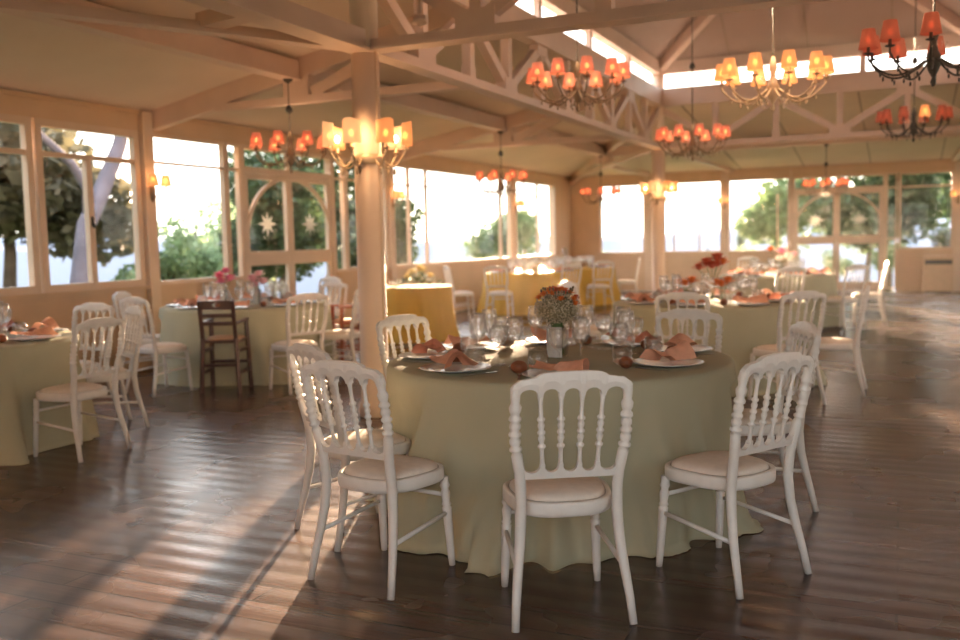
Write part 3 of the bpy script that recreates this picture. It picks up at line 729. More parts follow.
cloth('tablecloth', T2, .9, M['sage'], 'olive green cloth of the table with deep orange flowers', GC, 5, [(ang(T2, -1.65, 7.83), 14, .2), (ang(T2, -.89, 7.97), 14, .12), (ang(T2, -.54, 8.6), 14, .14), (ang(T2, -2.95, 9.3), 12, .1)])
cloth('tablecloth', T3, .85, M['sage'], 'olive cloth of the distant table with pink and white flowers', GC, 6, [(ang(T3, -.79, 14.23), 14, .12), (ang(T3, -1.53, 13.47), 14, 0.05)], n=96)
cloth('tablecloth', T4, .88, M['sage'], 'sage cloth behind the dark high chair under the pink orchids', GC, 7, [(ang(T4, -6.45, 6.82), 14, .12), (ang(T4, -7.2, 7.45), 14, .2), (ang(T4, -5.93, 7.16), 14, .2), (ang(T4, -5.26, 7.33), 14, .1), (ang(T4, -6.2, 9.12), 14, .2), (ang(T4, -5.4, 8.34), 14, .2), (ang(T4, -5.68, 8.95), 14, .16)], .12)
cloth('tablecloth', T5, .9, M['sage'], 'shadowed olive cloth on the table cut by the picture edge', GC, 8, [(ang(T5, -5.11, 4.57), 14, .12), (ang(T5, -5.6, 5.28), 14, .16), (ang(T5, -6.18, 5.52), 14, .16)], .12)
cloth('tablecloth', T6, .52, M['ochre'], 'ochre cloth on the small table topped with one flower arrangement', GC, 9, (), .05, n=96)
cloth('tablecloth', T8, .9, M['ochre'], 'hazy ochre cloth on the far table behind the gypsophila bouquet', GC, 10, [(ang(T8, -7.25, 15.2), 14, .05), (ang(T8, -6.54, 15.3), 14, .1), (ang(T8, -5.55, 15.9), 14, .2), (ang(T8, -6.9, 17.65), 14, .2)], .1, n=96)
cloth('tablecloth', T9, .85, M['ochre'], 'hazy ochre cloth on the farthest table by the corner pier', GC, 11, [(ang(T9, -5.33, 19.33), 14, .12), (ang(T9, -6.9, 17.65), 14, .12)], .08, n=96)
for c, R, l in ((T1, .91, 'round table under the cloth nearest the camera'), (T2, .9, 'round table carrying the deep orange flowers'), (T3, .85, 'round table carrying pink and white flowers'), (T4, .88, 'round table carrying the pink orchids'), (T5, .9, 'round table cut by the picture edge'), (T6, .52, 'small round table carrying one flower arrangement'), (T8, .9, 'round table behind the gypsophila bouquet'), (T9, .85, 'round table by the corner pier')):
    round_table(c, R, l)

# ------------------------------------------------------------------ tableware
ZT = .7515
def protos():
    P = {}
    P['plate'] = MB().lathe([(0.0010, 0.0060), (0.0904, 0.0060), (0.1186, 0.0120), (0.1718, 0.0200), (0.1751, 0.0170), (0.1186, 0.0060), (0.1017, 0.0000), (0.0010, 0.0000)], 32, cap=False).mesh('dinner_plate', M['plate'])
    P['wine'] = MB().lathe([(0.0010, 0.0000), (0.0389, 0.0012), (0.0367, 0.0049), (0.0065, 0.0110), (0.0045, 0.0244), (0.0045, 0.1037), (0.0086, 0.1135), (0.0302, 0.1318), (0.0432, 0.1586), (0.0464, 0.1854), (0.0432, 0.2220), (0.0389, 0.2501), (0.0373, 0.2489), (0.0416, 0.2196), (0.0448, 0.1854), (0.0416, 0.1598), (0.0292, 0.1354), (0.0010, 0.1220)], 20, cap=False).mesh('wine_glass', M['cup'])
    P['water'] = MB().lathe([(0.0010, 0.0000), (0.0399, 0.0011), (0.0378, 0.0045), (0.0063, 0.0101), (0.0047, 0.0224), (0.0047, 0.0784), (0.0095, 0.0896), (0.0357, 0.1098), (0.0483, 0.1400), (0.0504, 0.1680), (0.0473, 0.1994), (0.0457, 0.1982), (0.0488, 0.1680), (0.0467, 0.1411), (0.0347, 0.1120), (0.0010, 0.0974)], 20, cap=False).mesh('water_glass', M['cup'])
    P['tumbler'] = MB().lathe([(0.0010, 0.0044), (0.0319, 0.0044), (0.0341, 0.0132), (0.0484, 0.0385), (0.0506, 0.0605), (0.0446, 0.1012), (0.0429, 0.1012), (0.0490, 0.0605), (0.0468, 0.0396), (0.0010, 0.0088)], 20, cap=False).mesh('stemless_tumbler', M['cup'])
    # knotted napkin: pinched middle and two flaring pleated wings
    def napkin(seed, m, tall):
        R_ = random.Random(seed); nu, nv = 25, 13; v = []; f = []
        for i in range(nu):
            u = -1 + 2 * i / (nu - 1); wv = .028 + .062 * abs(u) ** .8
            for j in range(nv):
                q = -1 + 2 * j / (nv - 1)
                z = .010 + (.012 + .018 * tall * abs(u)) * (.5 + .5 * math.sin(q * PI * 1.1 + u * 1.6 + seed)) + .034 * (1 - abs(u)) ** 2 * (1 - q * q) + .03 * tall * (abs(u + .15)) * (1 - q * q) ** .7
                v.append((u * .125 + .01 * math.sin(q * 3 + seed), q * wv + .012 * math.sin(u * 4 + seed), z + R_.uniform(-.002, .002)))
        for i in range(nu - 1):
            for j in range(nv - 1): a = i * nv + j; f.append((a, a + nv, a + nv + 1, a + 1))
        b = MB().add(v, f, True); return b.mesh('folded_napkin', m)
    P['napkin'] = [napkin(0, M['napkin'], 1.0), napkin(1.1, M['napkin'], 1.5), napkin(2.3, M['napkin2'], 1.3)]
    P['roll'] = [MB().ell((0, 0, .03), (.042, .034, .031), 14, 10, 0, .03, 1).mesh('bread_roll', M['bread']), MB().ell((0, 0, .029), (.048, .032, .03), 14, 10, 0, .03, 2).mesh('bread_roll', M['bread'])]
    b = MB(); b.prism([(-.0045, 0), (.0045, 0), (.0055, .08), (.0035, .1), (.006, .11), (.0095, .13), (.0085, .2), (.002, .215), (-.0035, .1), (-.0055, .08)], 0, .003, fn=lambda p: (p[0], p[2] - .1, p[1])); P['knife'] = b.mesh('table_knife', M['metal'])
    b = MB(); b.prism([(-.0045, 0), (.0045, 0), (.003, .1), (.011, .135), (.011, .19), (.008, .19), (.007, .145), (.002, .145), (.002, .19), (-.002, .19), (-.002, .145), (-.007, .145), (-.008, .19), (-.011, .19), (-.011, .135), (-.003, .1)], 0, .003, fn=lambda p: (p[0], p[2] - .1, p[1] + .004 * max(0, (p[2] - .1) * 10))); P['fork'] = b.mesh('table_fork', M['metal'])
    b = MB(); b.lathe([(.001, .006), (.05, .006), (.066, .012), (.078, .015), (.078, .012), (.05, 0), (.001, 0)], 24, cap=False); P['side'] = b.mesh('side_plate', M['plate'])
    return P
P = protos()
def put(name, me, x, y, z, rz, label, cat, group):
    o = bpy.data.objects.new(name, me); COL.objects.link(o); o.location = (x, y, z); o.rotation_euler = (0, 0, rz); return tag(o, label, cat, group)
def setting(c, a, rp, where, gl, far=False, rich=True, k=0, jit=0.0, lab=None):
    """one place: plate with napkin, two stemmed glasses, tumbler, roll and cutlery"""
    t = math.radians(a); u = Vector((math.cos(t), math.sin(t), 0)); r = Vector((-u.y, u.x, 0))   # r: to the diner's right
    C0 = Vector((c[0], c[1], 0)); rz = t + PI / 2
    def pos(rad, side): q = C0 + u * rad + r * side; return q.x, q.y
    g = lambda s: s + ' ' + gl
    L_ = (lambda s: s + ' ' + where)
    x, y = pos(rp, 0); put('dinner_plate', P['plate'], x, y, ZT, rz, L_('grey white dinner plate'), 'plate', g('dinner plates'))
    put('folded_napkin', P['napkin'][k % 3], x, y, ZT + .014, rz + rnd.uniform(-.4, .4), L_('folded salmon napkin on the plate' if k % 3 < 2 else 'folded coral napkin on the plate'), 'napkin', g('napkins'))
    x, y = pos(rp - .29, .11); put('wine_glass', P['wine'], x, y, ZT, 0, L_('tall clear wine glass'), 'glass', g('wine glasses'))
    x, y = pos(rp - .27, .0); put('water_glass', P['water'], x, y, ZT, 0, L_('wide clear water goblet'), 'glass', g('water goblets'))
    if rich:
        x, y = pos(rp - .20, -.1); put('stemless_tumbler', P['tumbler'], x, y, ZT, 0, L_('short stemless clear tumbler'), 'glass', g('tumblers'))
        x, y = pos(rp - .13, -.19); put('bread_roll', P['roll'][k % 2], x, y, ZT, rz + k, L_('brown crusty bread roll'), 'bread', g('bread rolls'))
    if not far:
        x, y = pos(rp + .0, .185); put('table_knife', P['knife'], x, y, ZT, rz, L_('steel table knife'), 'knife', g('knives'))
        x, y = pos(rp + .0, -.185); put('table_fork', P['fork'], x, y, ZT, rz, L_('steel table fork'), 'fork', g('forks'))
g1 = 'on the near table'
for k, (a, rp, w) in enumerate([(-70, .70, 'behind the crest of the chair seen squarely from behind'), (-118, .68, 'behind the chair beside the sunlit floor'), (-165, .70, 'at the sunlit-floor end of the near table'), (158, .70, 'before the chair pushed in by the column'), (112, .70, 'behind the gypsophila bouquet at the near table'), (72, .70, 'before the chair facing the camera'), (36, .70, 'before the edge-on chair at the near table'), (-13, .64, 'before the turned-aside chair at the near table')]):
    setting(T1, a, rp, w, g1, k=k)
def ring(c, R, n, a0, where, gl, skip=()):
    for k in range(n):
        if k in skip: continue
        setting(c, a0 + 360 * k / n, R - .21, where, gl, True, True, k)
ring(T2, .9, 8, -92, 'on the table with deep orange flowers', 'at the deep orange flowers')
ring(T4, .88, 8, -60, 'on the table with pink orchids', 'at the pink orchids')
ring(T5, .9, 8, 20, 'on the table cut by the picture edge', 'at the picture edge table')
ring(T3, .85, 7, -60, 'on the distant table with pink and white flowers', 'at the pink and white flowers')
ring(T8, .9, 7, -80, 'on the hazy far ochre table', 'at the far ochre table')
ring(T9, .85, 6, -70, 'on the farthest ochre table', 'at the farthest ochre table')
# white bowl of the glasses cut by the edge, white napkin rolls on T5
# ------------------------------------------------------------------ flowers
def blossom(b, c, r, m, seed, petals=7, layers=3):
    R_ = random.Random(seed)
    for L_ in range(layers):
        for k in range(petals):
            a = 2 * PI * (k + L_ * .5) / petals + R_.uniform(-.2, .2); el = .15 + L_ * .5; rr = r * (1 - L_ * .22)
            d = Vector((math.cos(a) * math.cos(el), math.sin(a) * math.cos(el), math.sin(el))); s = Vector((-math.sin(a), math.cos(a), 0)); up = d.cross(s)
            C_ = Vector(c)
            v = [C_, C_ + d * rr * .5 + s * rr * .32 + up * -.1 * rr, C_ + d * rr - up * .05 * rr, C_ + d * rr * .5 - s * rr * .32 + up * -.1 * rr, C_ + d * rr * .55 - up * .18 * rr]
            b.add(v, [(0, 1, 4), (1, 2, 4), (2, 3, 4), (3, 0, 4)], True, m)
    b.ell(c, (r * .35, r * .35, r * .3), 8, 6, m)
def vase(x, y, h, r, label, m='cup', lace=False):
    root = empty('flower_vase', (x, y, ZT), 0, label, 'vase')
    b = MB().lathe([(.001, .003), (r * .92, .003), (r, .02), (r * .95, h * .6), (r * 1.05, h), (r * 1.0, h), (r * .9, h * .6), (r * .94, .022), (.001, .008)], 24, cap=False); b.build('vase_body', M[m], root)
    if lace:
        b = MB(); pts = []
        for i in range(19):
            t = math.radians(95) + math.radians(215) * i / 18
            for z in (.0, .05, h * .55, h * .8, h * .98): pts.append(((r * 1.02 + .003) * math.cos(t) * (1 + .04 * math.sin(i * 2.1)), (r * 1.02 + .003) * math.sin(t) * (1 + .04 * math.sin(i * 2.1)), .006 + z))
        f = [(i * 5 + j, (i + 1) * 5 + j, (i + 1) * 5 + j + 1, i * 5 + j + 1) for i in range(18) for j in range(4)]
        b.add(pts, f, True); b.build('lace_wrap', M['lace'], root)
    return root
vase(T1[0], T1[1], .165, .056, 'clear vase with a white lace wrap at the middle of the near table', lace=True)
# gypsophila bouquet with orange blossoms
bq = empty('bouquet', (T1[0], T1[1], ZT + .015), 0, 'round gypsophila bouquet dotted with orange blossoms on the near table', 'bouquet')
b = MB()
for k in range(34):
    a = k * 2.4; r = .036 * math.sqrt(k / 34); b.tube([(r * math.cos(a) * .9, r * math.sin(a) * .9, .0), (r * .6 * math.cos(a), r * .6 * math.sin(a), .13), (r * 1.5 * math.cos(a), r * 1.5 * math.sin(a), .2)], .004, 5)
b.build('stems', M['stem'], bq)
R_ = random.Random(4); b = MB(); b2 = MB()
for k in range(1300):
    a = R_.uniform(0, 2 * PI); el = math.asin(R_.uniform(-.92, 1)); rr = .118 * R_.uniform(.72, 1.05)
    p = (rr * math.cos(el) * math.cos(a), rr * math.cos(el) * math.sin(a), .25 + rr * .8 * math.sin(el)); q = R_.uniform(.003, .0055)
    b.ell(p, (q, q, q), 5, 4)
b2.ell((0, 0, .246), (.098, .098, .076), 16, 10, 0, .1, 3)
tag(b.build('gypsophila_buds', M['gyp'], bq), 'tiny cream buds', kind='stuff'); b2.build('sprig_mass', M['gypdark'], bq)
for k, (a, el, m) in enumerate([(60, 60, 'oflower'), (120, 55, 'oflower'), (180, 45, 'oflower'), (200, 70, 'rflower'), (20, 50, 'oflower'), (330, 55, 'rflower'), (300, 28, 'oflower'), (350, 25, 'oflower'), (150, 75, 'rflower'), (-20, 75, 'oflower'), (240, 60, 'oflower'), (90, 30, 'oflower'), (205, 30, 'oflower'), (270, 50, 'oflower'), (310, 72, 'oflower'), (-10, 10, 'oflower'), (225, 45, 'oflower'), (10, 30, 'rflower'), (280, 70, 'rflower')]):
    a, el = math.radians(a), math.radians(el); b = MB(); blossom(b, (.112 * math.cos(el) * math.cos(a), .112 * math.cos(el) * math.sin(a), .26 + .094 * math.sin(el)), .032, 0, k); b.build('orange_blossom', M[m], bq)
b = MB()
for k in range(26):
    a = k * 2.4; b.tube([(.06 * math.cos(a), .06 * math.sin(a), .3), (.085 * math.cos(a), .085 * math.sin(a), .345 + .012 * math.sin(k))], .0015, 4); b.ell((.085 * math.cos(a), .085 * math.sin(a), .347 + .012 * math.sin(k)), (.006, .006, .008), 5, 4)
b.build('grass_seed_tips', M['gypdark'], bq)
def bunch(c, h, heads, label, name='flower_bunch'):
    root = empty(name, (c[0], c[1], ZT + .01), 0, label, 'flowers')
    b = MB()
    for dx, dy, z, r, m in heads: b.tube([(dx * .1, dy * .1, 0), (dx * .3, dy * .3, h), (dx, dy, z - r * .3)], .003, 5)
    b.build('stems', M['stem'], root)
    for k, (dx, dy, z, r, m) in enumerate(heads): b = MB(); blossom(b, (dx, dy, z), r, 0, k + 30); b.build('flower_head', M[m], root)
    return root
# table 2
V = (T2[0] + .02, T2[1] + .1)
vase(V[0], V[1], .2, .035, 'slim clear vase holding the tall deep orange flowers')
bunch(V, .19, [(-.05, 0, .36, .1, 'rflower'), (.05, .02, .40, .105, 'rflower'), (.01, -.05, .33, .1, 'rflower'), (-.12, -.02, .31, .085, 'rflower'), (.1, .05, .36, .08, 'oflower'), (.06, -.06, .34, .085, 'rflower')], 'tall deep orange red flowers in a slim vase')
for dx, dy, l in ((-.2, -.02, 'the low vase on the column side'), (.16, -.13, 'the low vase near the bread rolls')):
    vase(T2[0] + dx, T2[1] + dy, .11, .03, 'low clear vase in ' + l.replace('the low vase ', 'the spot '), )
    bunch((T2[0] + dx, T2[1] + dy), .1, [(-.05, 0, .17, .085, 'oflower'), (.05, .01, .19, .085, 'oflower'), (0, -.05, .16, .075, 'oflower')], 'small bunch of orange flowers in ' + l)
# table 4: orchids in white wrapped vases, glass candle cylinder
for dx, dy, z, m, l in ((-.18, -.12, .24, 'pflower', 'bright pink orchid'), (.12, .05, .2, 'ppale', 'pale pink orchid')):
    vase(T4[0] + dx, T4[1] + dy, .16, .045, 'white wrapped vase holding the %s' % l, lace=True)
    bunch((T4[0] + dx, T4[1] + dy), .15, [(-.06, 0, z + .06, .1, m), (.06, .02, z + .03, .1, m), (.0, -.05, z - .0, .09, m), (.01, .02, z + .11, .085, m)], l + ' spray on the orchid table')
def candle_cylinder(x, y, h, label, r=.045):
    root = empty('candle_holder', (x, y, ZT), 0, label, 'candle holder')
    MB().lathe([(.001, .004), (r, .004), (r, h), (r - .003, h), (r - .003, .01), (.001, .01)], 20, cap=False).build('glass_cylinder', M['cup'], root)
    MB().lathe([(.001, .012), (.028, .012), (.028, h * .55), (.004, h * .55), (.002, h * .6)], 14, cap=False).build('candle', M['wax'], root)
candle_cylinder(T4[0] - .04, T4[1] + .22, .34, 'tall glass candle cylinder between the two orchids')
# table 3
vase(T3[0] + .05, T3[1] - .05, .2, .04, 'clear vase under the distant pink and white flowers')
bunch((T3[0] + .05, T3[1] - .05), .19, [(-.14, 0, .38, .1, 'oflower'), (.03, .02, .35, .12, 'pflower'), (.12, .0, .27, .12, 'wflower'), (.17, .02, .2, .1, 'wflower'), (.0, -.08, .23, .11, 'wflower'), (.2, .1, .3, .09, 'ppale')], 'distant mixed bunch of pink, orange and white flowers')
# T6 arrangement
ar = empty('flower_arrangement', (T6[0] + .05, T6[1], ZT), 0, 'cream and yellow flowers over dark leaves on the small ochre table', 'flowers')
R_ = random.Random(9); b = MB()
for k in range(280):
    a = R_.uniform(0, 2 * PI); rr = R_.uniform(.05, .36) * (1 if abs(math.cos(a)) > .5 else .6); z = max(.01, .2 * (1 - rr / .36) * R_.uniform(.3, 1) + .02); s = R_.uniform(.03, .06)
    p = Vector((rr * math.cos(a), rr * math.sin(a) * .8, z)); d = Vector((math.cos(a + R_.uniform(-1, 1)), math.sin(a + R_.uniform(-1, 1)), R_.uniform(-.1, .6))).normalized(); q = d.cross(Vector((0, 0, 1))).normalized()
    b.add([p, p + d * s + q * s * .4, p + d * s * 2, p + d * s - q * s * .4], [(0, 1, 2, 3)], False)
b.build('leaves', M['leaf_dark'], ar)
for k, (x, y, z, r, m) in enumerate([(-.06, -.05, .2, .1, 'cflower'), (.08, 0, .23, .1, 'cflower'), (.0, .06, .26, .085, 'cflower'), (-.16, 0, .14, .08, 'cflower'), (.19, .02, .15, .08, 'cflower'), (.05, -.14, .15, .08, 'wflower'), (-.1, .08, .22, .07, 'wflower')]):
    b = MB(); blossom(b, (x, y, z), r, 0, k + 60); b.build('flower_head', M[m], ar)
# far table white centrepieces
for c, l in ((T8, 'white flowers heaped at the middle of the hazy far ochre table'), (T9, 'white flowers on the farthest ochre table')):
    root = empty('flower_arrangement', (c[0] + .1, c[1], ZT), 0, l, 'flowers'); b = MB(); R_ = random.Random(3); b.lathe([(.05, 0), (.06, .1), (.05, .12)], 12); b.build('pot', M['white'], root)
    for k in range(10):
        a = k * 2.4; r = .16 * math.sqrt(k / 10); b = MB(); blossom(b, (r * math.cos(a), r * math.sin(a), .2 - r * .5), .075, 0, k); b.build('flower_head', M['wflower'], root)
candle_cylinder(T8[0] - .18, T8[1] + .15, .42, 'tall glass candle cylinder on the far ochre table')
candle_cylinder(T9[0] - .22, T9[1] + .05, .42, 'tall glass candle cylinder by the corner pier')

# ------------------------------------------------------------------ bin
b = MB(); b.box(-.3, .3, -.2, .2, .03, .62); b.box(-.3, .3, -.2, .2, .72, .80); b.box(-.3, -.27, -.2, .2, .62, .72); b.box(.27, .3, -.2, .2, .62, .72)
bn = empty('waste_bin', (.72, 23.0, 0), 0, 'tan box waste bin with a dark slot against the far wall', 'bin')
b.build('bin_body', M['bin'], bn); MB().box(-.28, .28, -.19, .19, .62, .72).build('bin_opening', M['black'], bn); MB().box(-.26, .26, -.17, .17, 0, .03).build('plinth', M['black'], bn)

# ------------------------------------------------------------------ lamps
def shade_mesh(m, h=.13, rt=.042, rb=.066):
    return MB().lathe([(rb, 0), (rt, h), (rt - .003, h), (rb - .003, 0)], 16, cap=False).mesh('lamp_shade', m)
def clip_shade_mesh(m, h=.18, r=.075):
    b = MB(); v = []; f = []; n = 15
    for i in range(n):
        t = math.radians(-88 + 176 * i / (n - 1)); top = h + .010 * math.cos(2 * t)
        for rr, z in ((r * 1.02, 0), (r * .98, h * .5), (r * .94, top), (r * .94 - .003, top), (r * .98 - .003, h * .5), (r * 1.02 - .003, 0)): v.append((rr * math.cos(t), rr * math.sin(t), z))
    for i in range(n - 1):
        for k in range(6): q = (k + 1) % 6; f.append((i * 6 + k, (i + 1) * 6 + k, (i + 1) * 6 + q, i * 6 + q))
    f += [tuple(range(6)), tuple((n - 1) * 6 + k for k in range(5, -1, -1))]
    b.add(v, f, True); return b.mesh('lamp_shade', m)
bulb_me = MB().ell((0, 0, .06), (.02, .02, .03), 8, 6).mesh('bulb', M['bulb'])
bulbd_me = MB().ell((0, 0, .055), (.018, .018, .028), 8, 6).mesh('bulb', M['bulbdim'])
bulbr_me = MB().ell((0, 0, .055), (.018, .018, .028), 8, 6).mesh('bulb', M['bulbred'])
arm_cache = {}
def arm_mesh(R, m, key):
    if key not in arm_cache:
        b = MB(); pts = []; rad = []
        for i in range(15):
            t = i / 14; r = .05 + (R - .05) * t; z = -.02 - .11 * math.sin(t * PI * .82) * (1 - .1 * t) + .075 * t ** 3
            pts.append((r, 0, z)); rad.append(.0075)
        z_end = pts[-1][2]; pts.append((R, 0, z_end + .03)); rad.append(.007)
        b.tube(pts, rad, 6)
        b.lathe([(.004, 0), (.03, .008), (.034, .014), (.012, .018), (.011, .08)], 10, (R, 0, z_end + .03))
        for k in (.35, .6, .85):   # crystal drops
            i = int(k * 14); b.ell((pts[i][0], 0, pts[i][2] - .03), (.008, .008, .018), 6, 5)
        arm_cache[key] = (b.mesh('arm', m), z_end + .075)
    return arm_cache[key]
shade_me = {k: shade_mesh(M[k]) for k in ('sh_warm', 'sh_amber', 'sh_orange', 'sh_red')}
def chandelier(x, y, zs, ztop, n, R, kind, label, power, a0=0., metal='bronze', bright=(), dia=.85):
    """zs: height of the middle of the shades"""
    key = (R, metal); am, za = arm_mesh(R, M[metal], key)
    zc = zs - .065 - za
    root = empty('chandelier', (x, y, zc), 0, label, 'chandelier', 'shaded chandeliers')
    MB().lathe([(.006, -.2), (.02, -.17), (.008, -.14), (.03, -.1), (.045, -.06), (.04, -.03), (.05, 0), (.03, .04), (.02, .1), (.034, .15), (.02, .2), (.01, .24)], 14).build('hub', M[metal], root)
    b = MB(); L_ = ztop - zc
    b.tube([(0, 0, .22), (0, 0, L_)], .006, 6); b.lathe([(.01, .0), (.04, .03), (.03, .07), (.012, .09)], 10, (0, 0, .3 + .25 * (L_ - .3)))
    b.lathe([(.012, -.05), (.05, -.02), (.055, 0)], 12, (0, 0, L_)); b.build('hanging_chain', M['darkiron'], root)
    b = MB()
    for k in range(18):
        a = k * 2 * PI / 18; b.ell((.1 * math.cos(a), .1 * math.sin(a), .06 - .02 * math.cos(3 * a)), (.008, .008, .016), 5, 4)
    b.build('crystal_beads', M['cup'], root)
    for k in range(n):
        a = a0 + 2 * PI * k / n
        o = bpy.data.objects.new('arm', am); COL.objects.link(o); o.parent = root; o.rotation_euler = (0, 0, a)
        sk = kind if k not in bright else 'sh_amber'
        s = bpy.data.objects.new('lamp_shade', shade_me[sk]); COL.objects.link(s); s.parent = o; s.location = (R, 0, za)
        bb = bpy.data.objects.new('bulb', bulb_me if sk in ('sh_warm', 'sh_amber') else bulbr_me if sk == 'sh_red' else bulbd_me); COL.objects.link(bb); bb.parent = o; bb.location = (R, 0, za)
    if power:
        l = bpy.data.lights.new('chandelier_light', 'POINT'); l.energy = power; l.color = (1, .62, .34); l.shadow_soft_size = .25
        lo = bpy.data.objects.new('chandelier_light', l); COL.objects.link(lo); lo.location = (x, y, zs + .12)
    return root
def lz(x, y): # lantern ceiling height
    return EZ + K * min(x - NX0, NX1 - x, y - NY0, NY1 - y) - .02
RC = .38
chandelier(PX, 8.22, 2.46, 3.1, 8, RC, 'sh_orange', 'red shaded chandelier in front of the arched garden doors', 8, .3)
chandelier(-2.65, 8.05, 2.84, lz(-2.65, 8.05), 10, .40, 'sh_orange', 'orange shaded chandelier in front of the high strip window between columns', 14, .2)
chandelier(-.97, 7.93, 2.70, lz(-.97, 7.93), 10, .40, 'sh_amber', 'bright amber shaded chandelier before the far high strip window', 22, .1, 'gilt')
chandelier(.17, 7.18, 2.70, lz(.17, 7.18), 10, .42, 'sh_red', 'dim dark red chandelier with black arms cut by the picture edge', 3, .25, 'darkiron')
chandelier(-2.35, 11.54, 2.62, lz(-2.35, 11.54), 10, .39, 'sh_orange', 'small orange chandelier hanging right beside the second column', 10, .1)
chandelier(.1, 13.0, 2.82, lz(.1, 13), 10, .38, 'sh_red', 'dim red chandelier with one bright amber shade before the far truss', 5, .0, 'darkiron', (8,))
chandelier(PX, 13.88, 2.40, 3.1, 8, RC, 'sh_orange', 'orange chandelier hanging before the wide overexposed window', 8, .1)
chandelier(-1.4, 19.7, 2.36, 3.1, 8, RC, 'sh_orange', 'orange chandelier hanging before the far glazed doors', 8, .2)
chandelier(PX, 19.3, 2.36, 3.1, 8, RC, 'sh_orange', 'small orange chandelier hanging before the corner pier', 6, .3)
# lamps around the columns and on the posts
clip_w = clip_shade_mesh(M['sh_warm']); clip_a = clip_shade_mesh(M['sh_amber'])
def column_lamp(x, y, z, n, R, label, power, a0):
    root = empty('column_lamp_ring', (x, y, z), 0, label, 'lamp', 'lamp rings on the columns')
    MB().lathe([(.115, -.14), (.135, -.12), (.135, -.08), (.115, -.06)], 20, cap=False).build('collar', M['gilt'], root)
    for k in range(n):
        a = a0 + 2 * PI * k / n
        b = MB(); pts = [(.12 + (R - .12) * t, 0, -.1 - .07 * math.sin(PI * t) + .06 * t * t) for t in [i / 10 for i in range(11)]]
        b.tube(pts, .009, 6); b.lathe([(.005, 0), (.03, .01), (.012, .02), (.011, .05)], 10, (R, 0, pts[-1][2])); b.ell((.12 + .5 * (R - .12), 0, -.2), (.012, .012, .03), 6, 5)
        o = b.build('arm', M['gilt'], root); o.rotation_euler = (0, 0, a)
        s = bpy.data.objects.new('lamp_shade', clip_w if k % 3 else clip_a); COL.objects.link(s); s.parent = o; s.location = (R - .02, 0, 0)
        bb = bpy.data.objects.new('bulb', bulb_me); COL.objects.link(bb); bb.parent = o; bb.location = (R, 0, .02)
    b = MB(); b.lathe([(.002, -.12), (.014, -.09), (.02, -.07), (.008, -.05), (.016, -.03), (.01, 0)], 10, (-.03 + .13 * math.sin(.3), -.14, -.1)); b.build('finial', M['bronze'], root)
    for k in range(3):
        a = a0 + 2 * PI * k / 3 + .5
        l = bpy.data.lights.new('column_light', 'POINT'); l.energy = power / 3; l.color = (1, .58, .28); l.shadow_soft_size = .06
        lo = bpy.data.objects.new('column_light', l); COL.objects.link(lo); lo.location = (x + .24 * math.cos(a), y + .24 * math.sin(a), z + .12)
column_lamp(NX0, NY0, 2.13, 7, .30, 'ring of glowing half shades around the large round column', 16, .35)
column_lamp(NX0, NY1, 2.12, 7, .28, 'ring of glowing half shades around the second column', 14, .1)
def sconce(w, a, z, label, power=1.2):
    x, y, _ = WP(w, a, .07, z); rz = {'left': 0, 'far': -PI / 2}[w]
    root = empty('wall_sconce', (x, y, z), rz, label, 'wall lamp', 'wall sconces on the posts')
    MB().lathe([(.002, -.16), (.02, -.13), (.03, -.06), (.03, .03), (.002, .06)], 10, (.015, 0, 0)).build('back_plate', M['bronze'], root)
    for s in (-1, 1):
        b = MB(); pts = [(.02 + .11 * t, s * .1 * t, -.06 - .05 * math.sin(PI * t) + .05 * t * t) for t in [i / 8 for i in range(9)]]
        b.tube(pts, .007, 6); b.lathe([(.004, 0), (.026, .008), (.01, .016), (.009, .05)], 8, pts[-1]); o = b.build('arm', M['bronze'], root)
        sh = bpy.data.objects.new('lamp_shade', shade_me['sh_amber']); COL.objects.link(sh); sh.parent = o; sh.location = (.13, s * .1, .02)
        bb = bpy.data.objects.new('bulb', bulb_me); COL.objects.link(bb); bb.parent = o; bb.location = (.13, s * .1, .03)
    l = bpy.data.lights.new('sconce_light', 'POINT'); l.energy = power; l.color = (1, .58, .28); l.shadow_soft_size = .05
    lo = bpy.data.objects.new('sconce_light', l); COL.objects.link(lo); q = WP(w, a, .28, z + .1); lo.location = q
sconce('left', 8.25, 2.05, 'wall sconce with a glowing shade beside the large clear window')
sconce('left', 13.8, 2.08, 'wall sconce just beyond the round column')
sconce('left', 19.3, 2.08, 'wall sconce on the post near the corner pier')
sconce('far', -3.97, 2.12, 'wall sconce on the far wall post between bright windows')
sconce('far', 1.1, 2.08, 'wall sconce above the bin at the right picture edge')

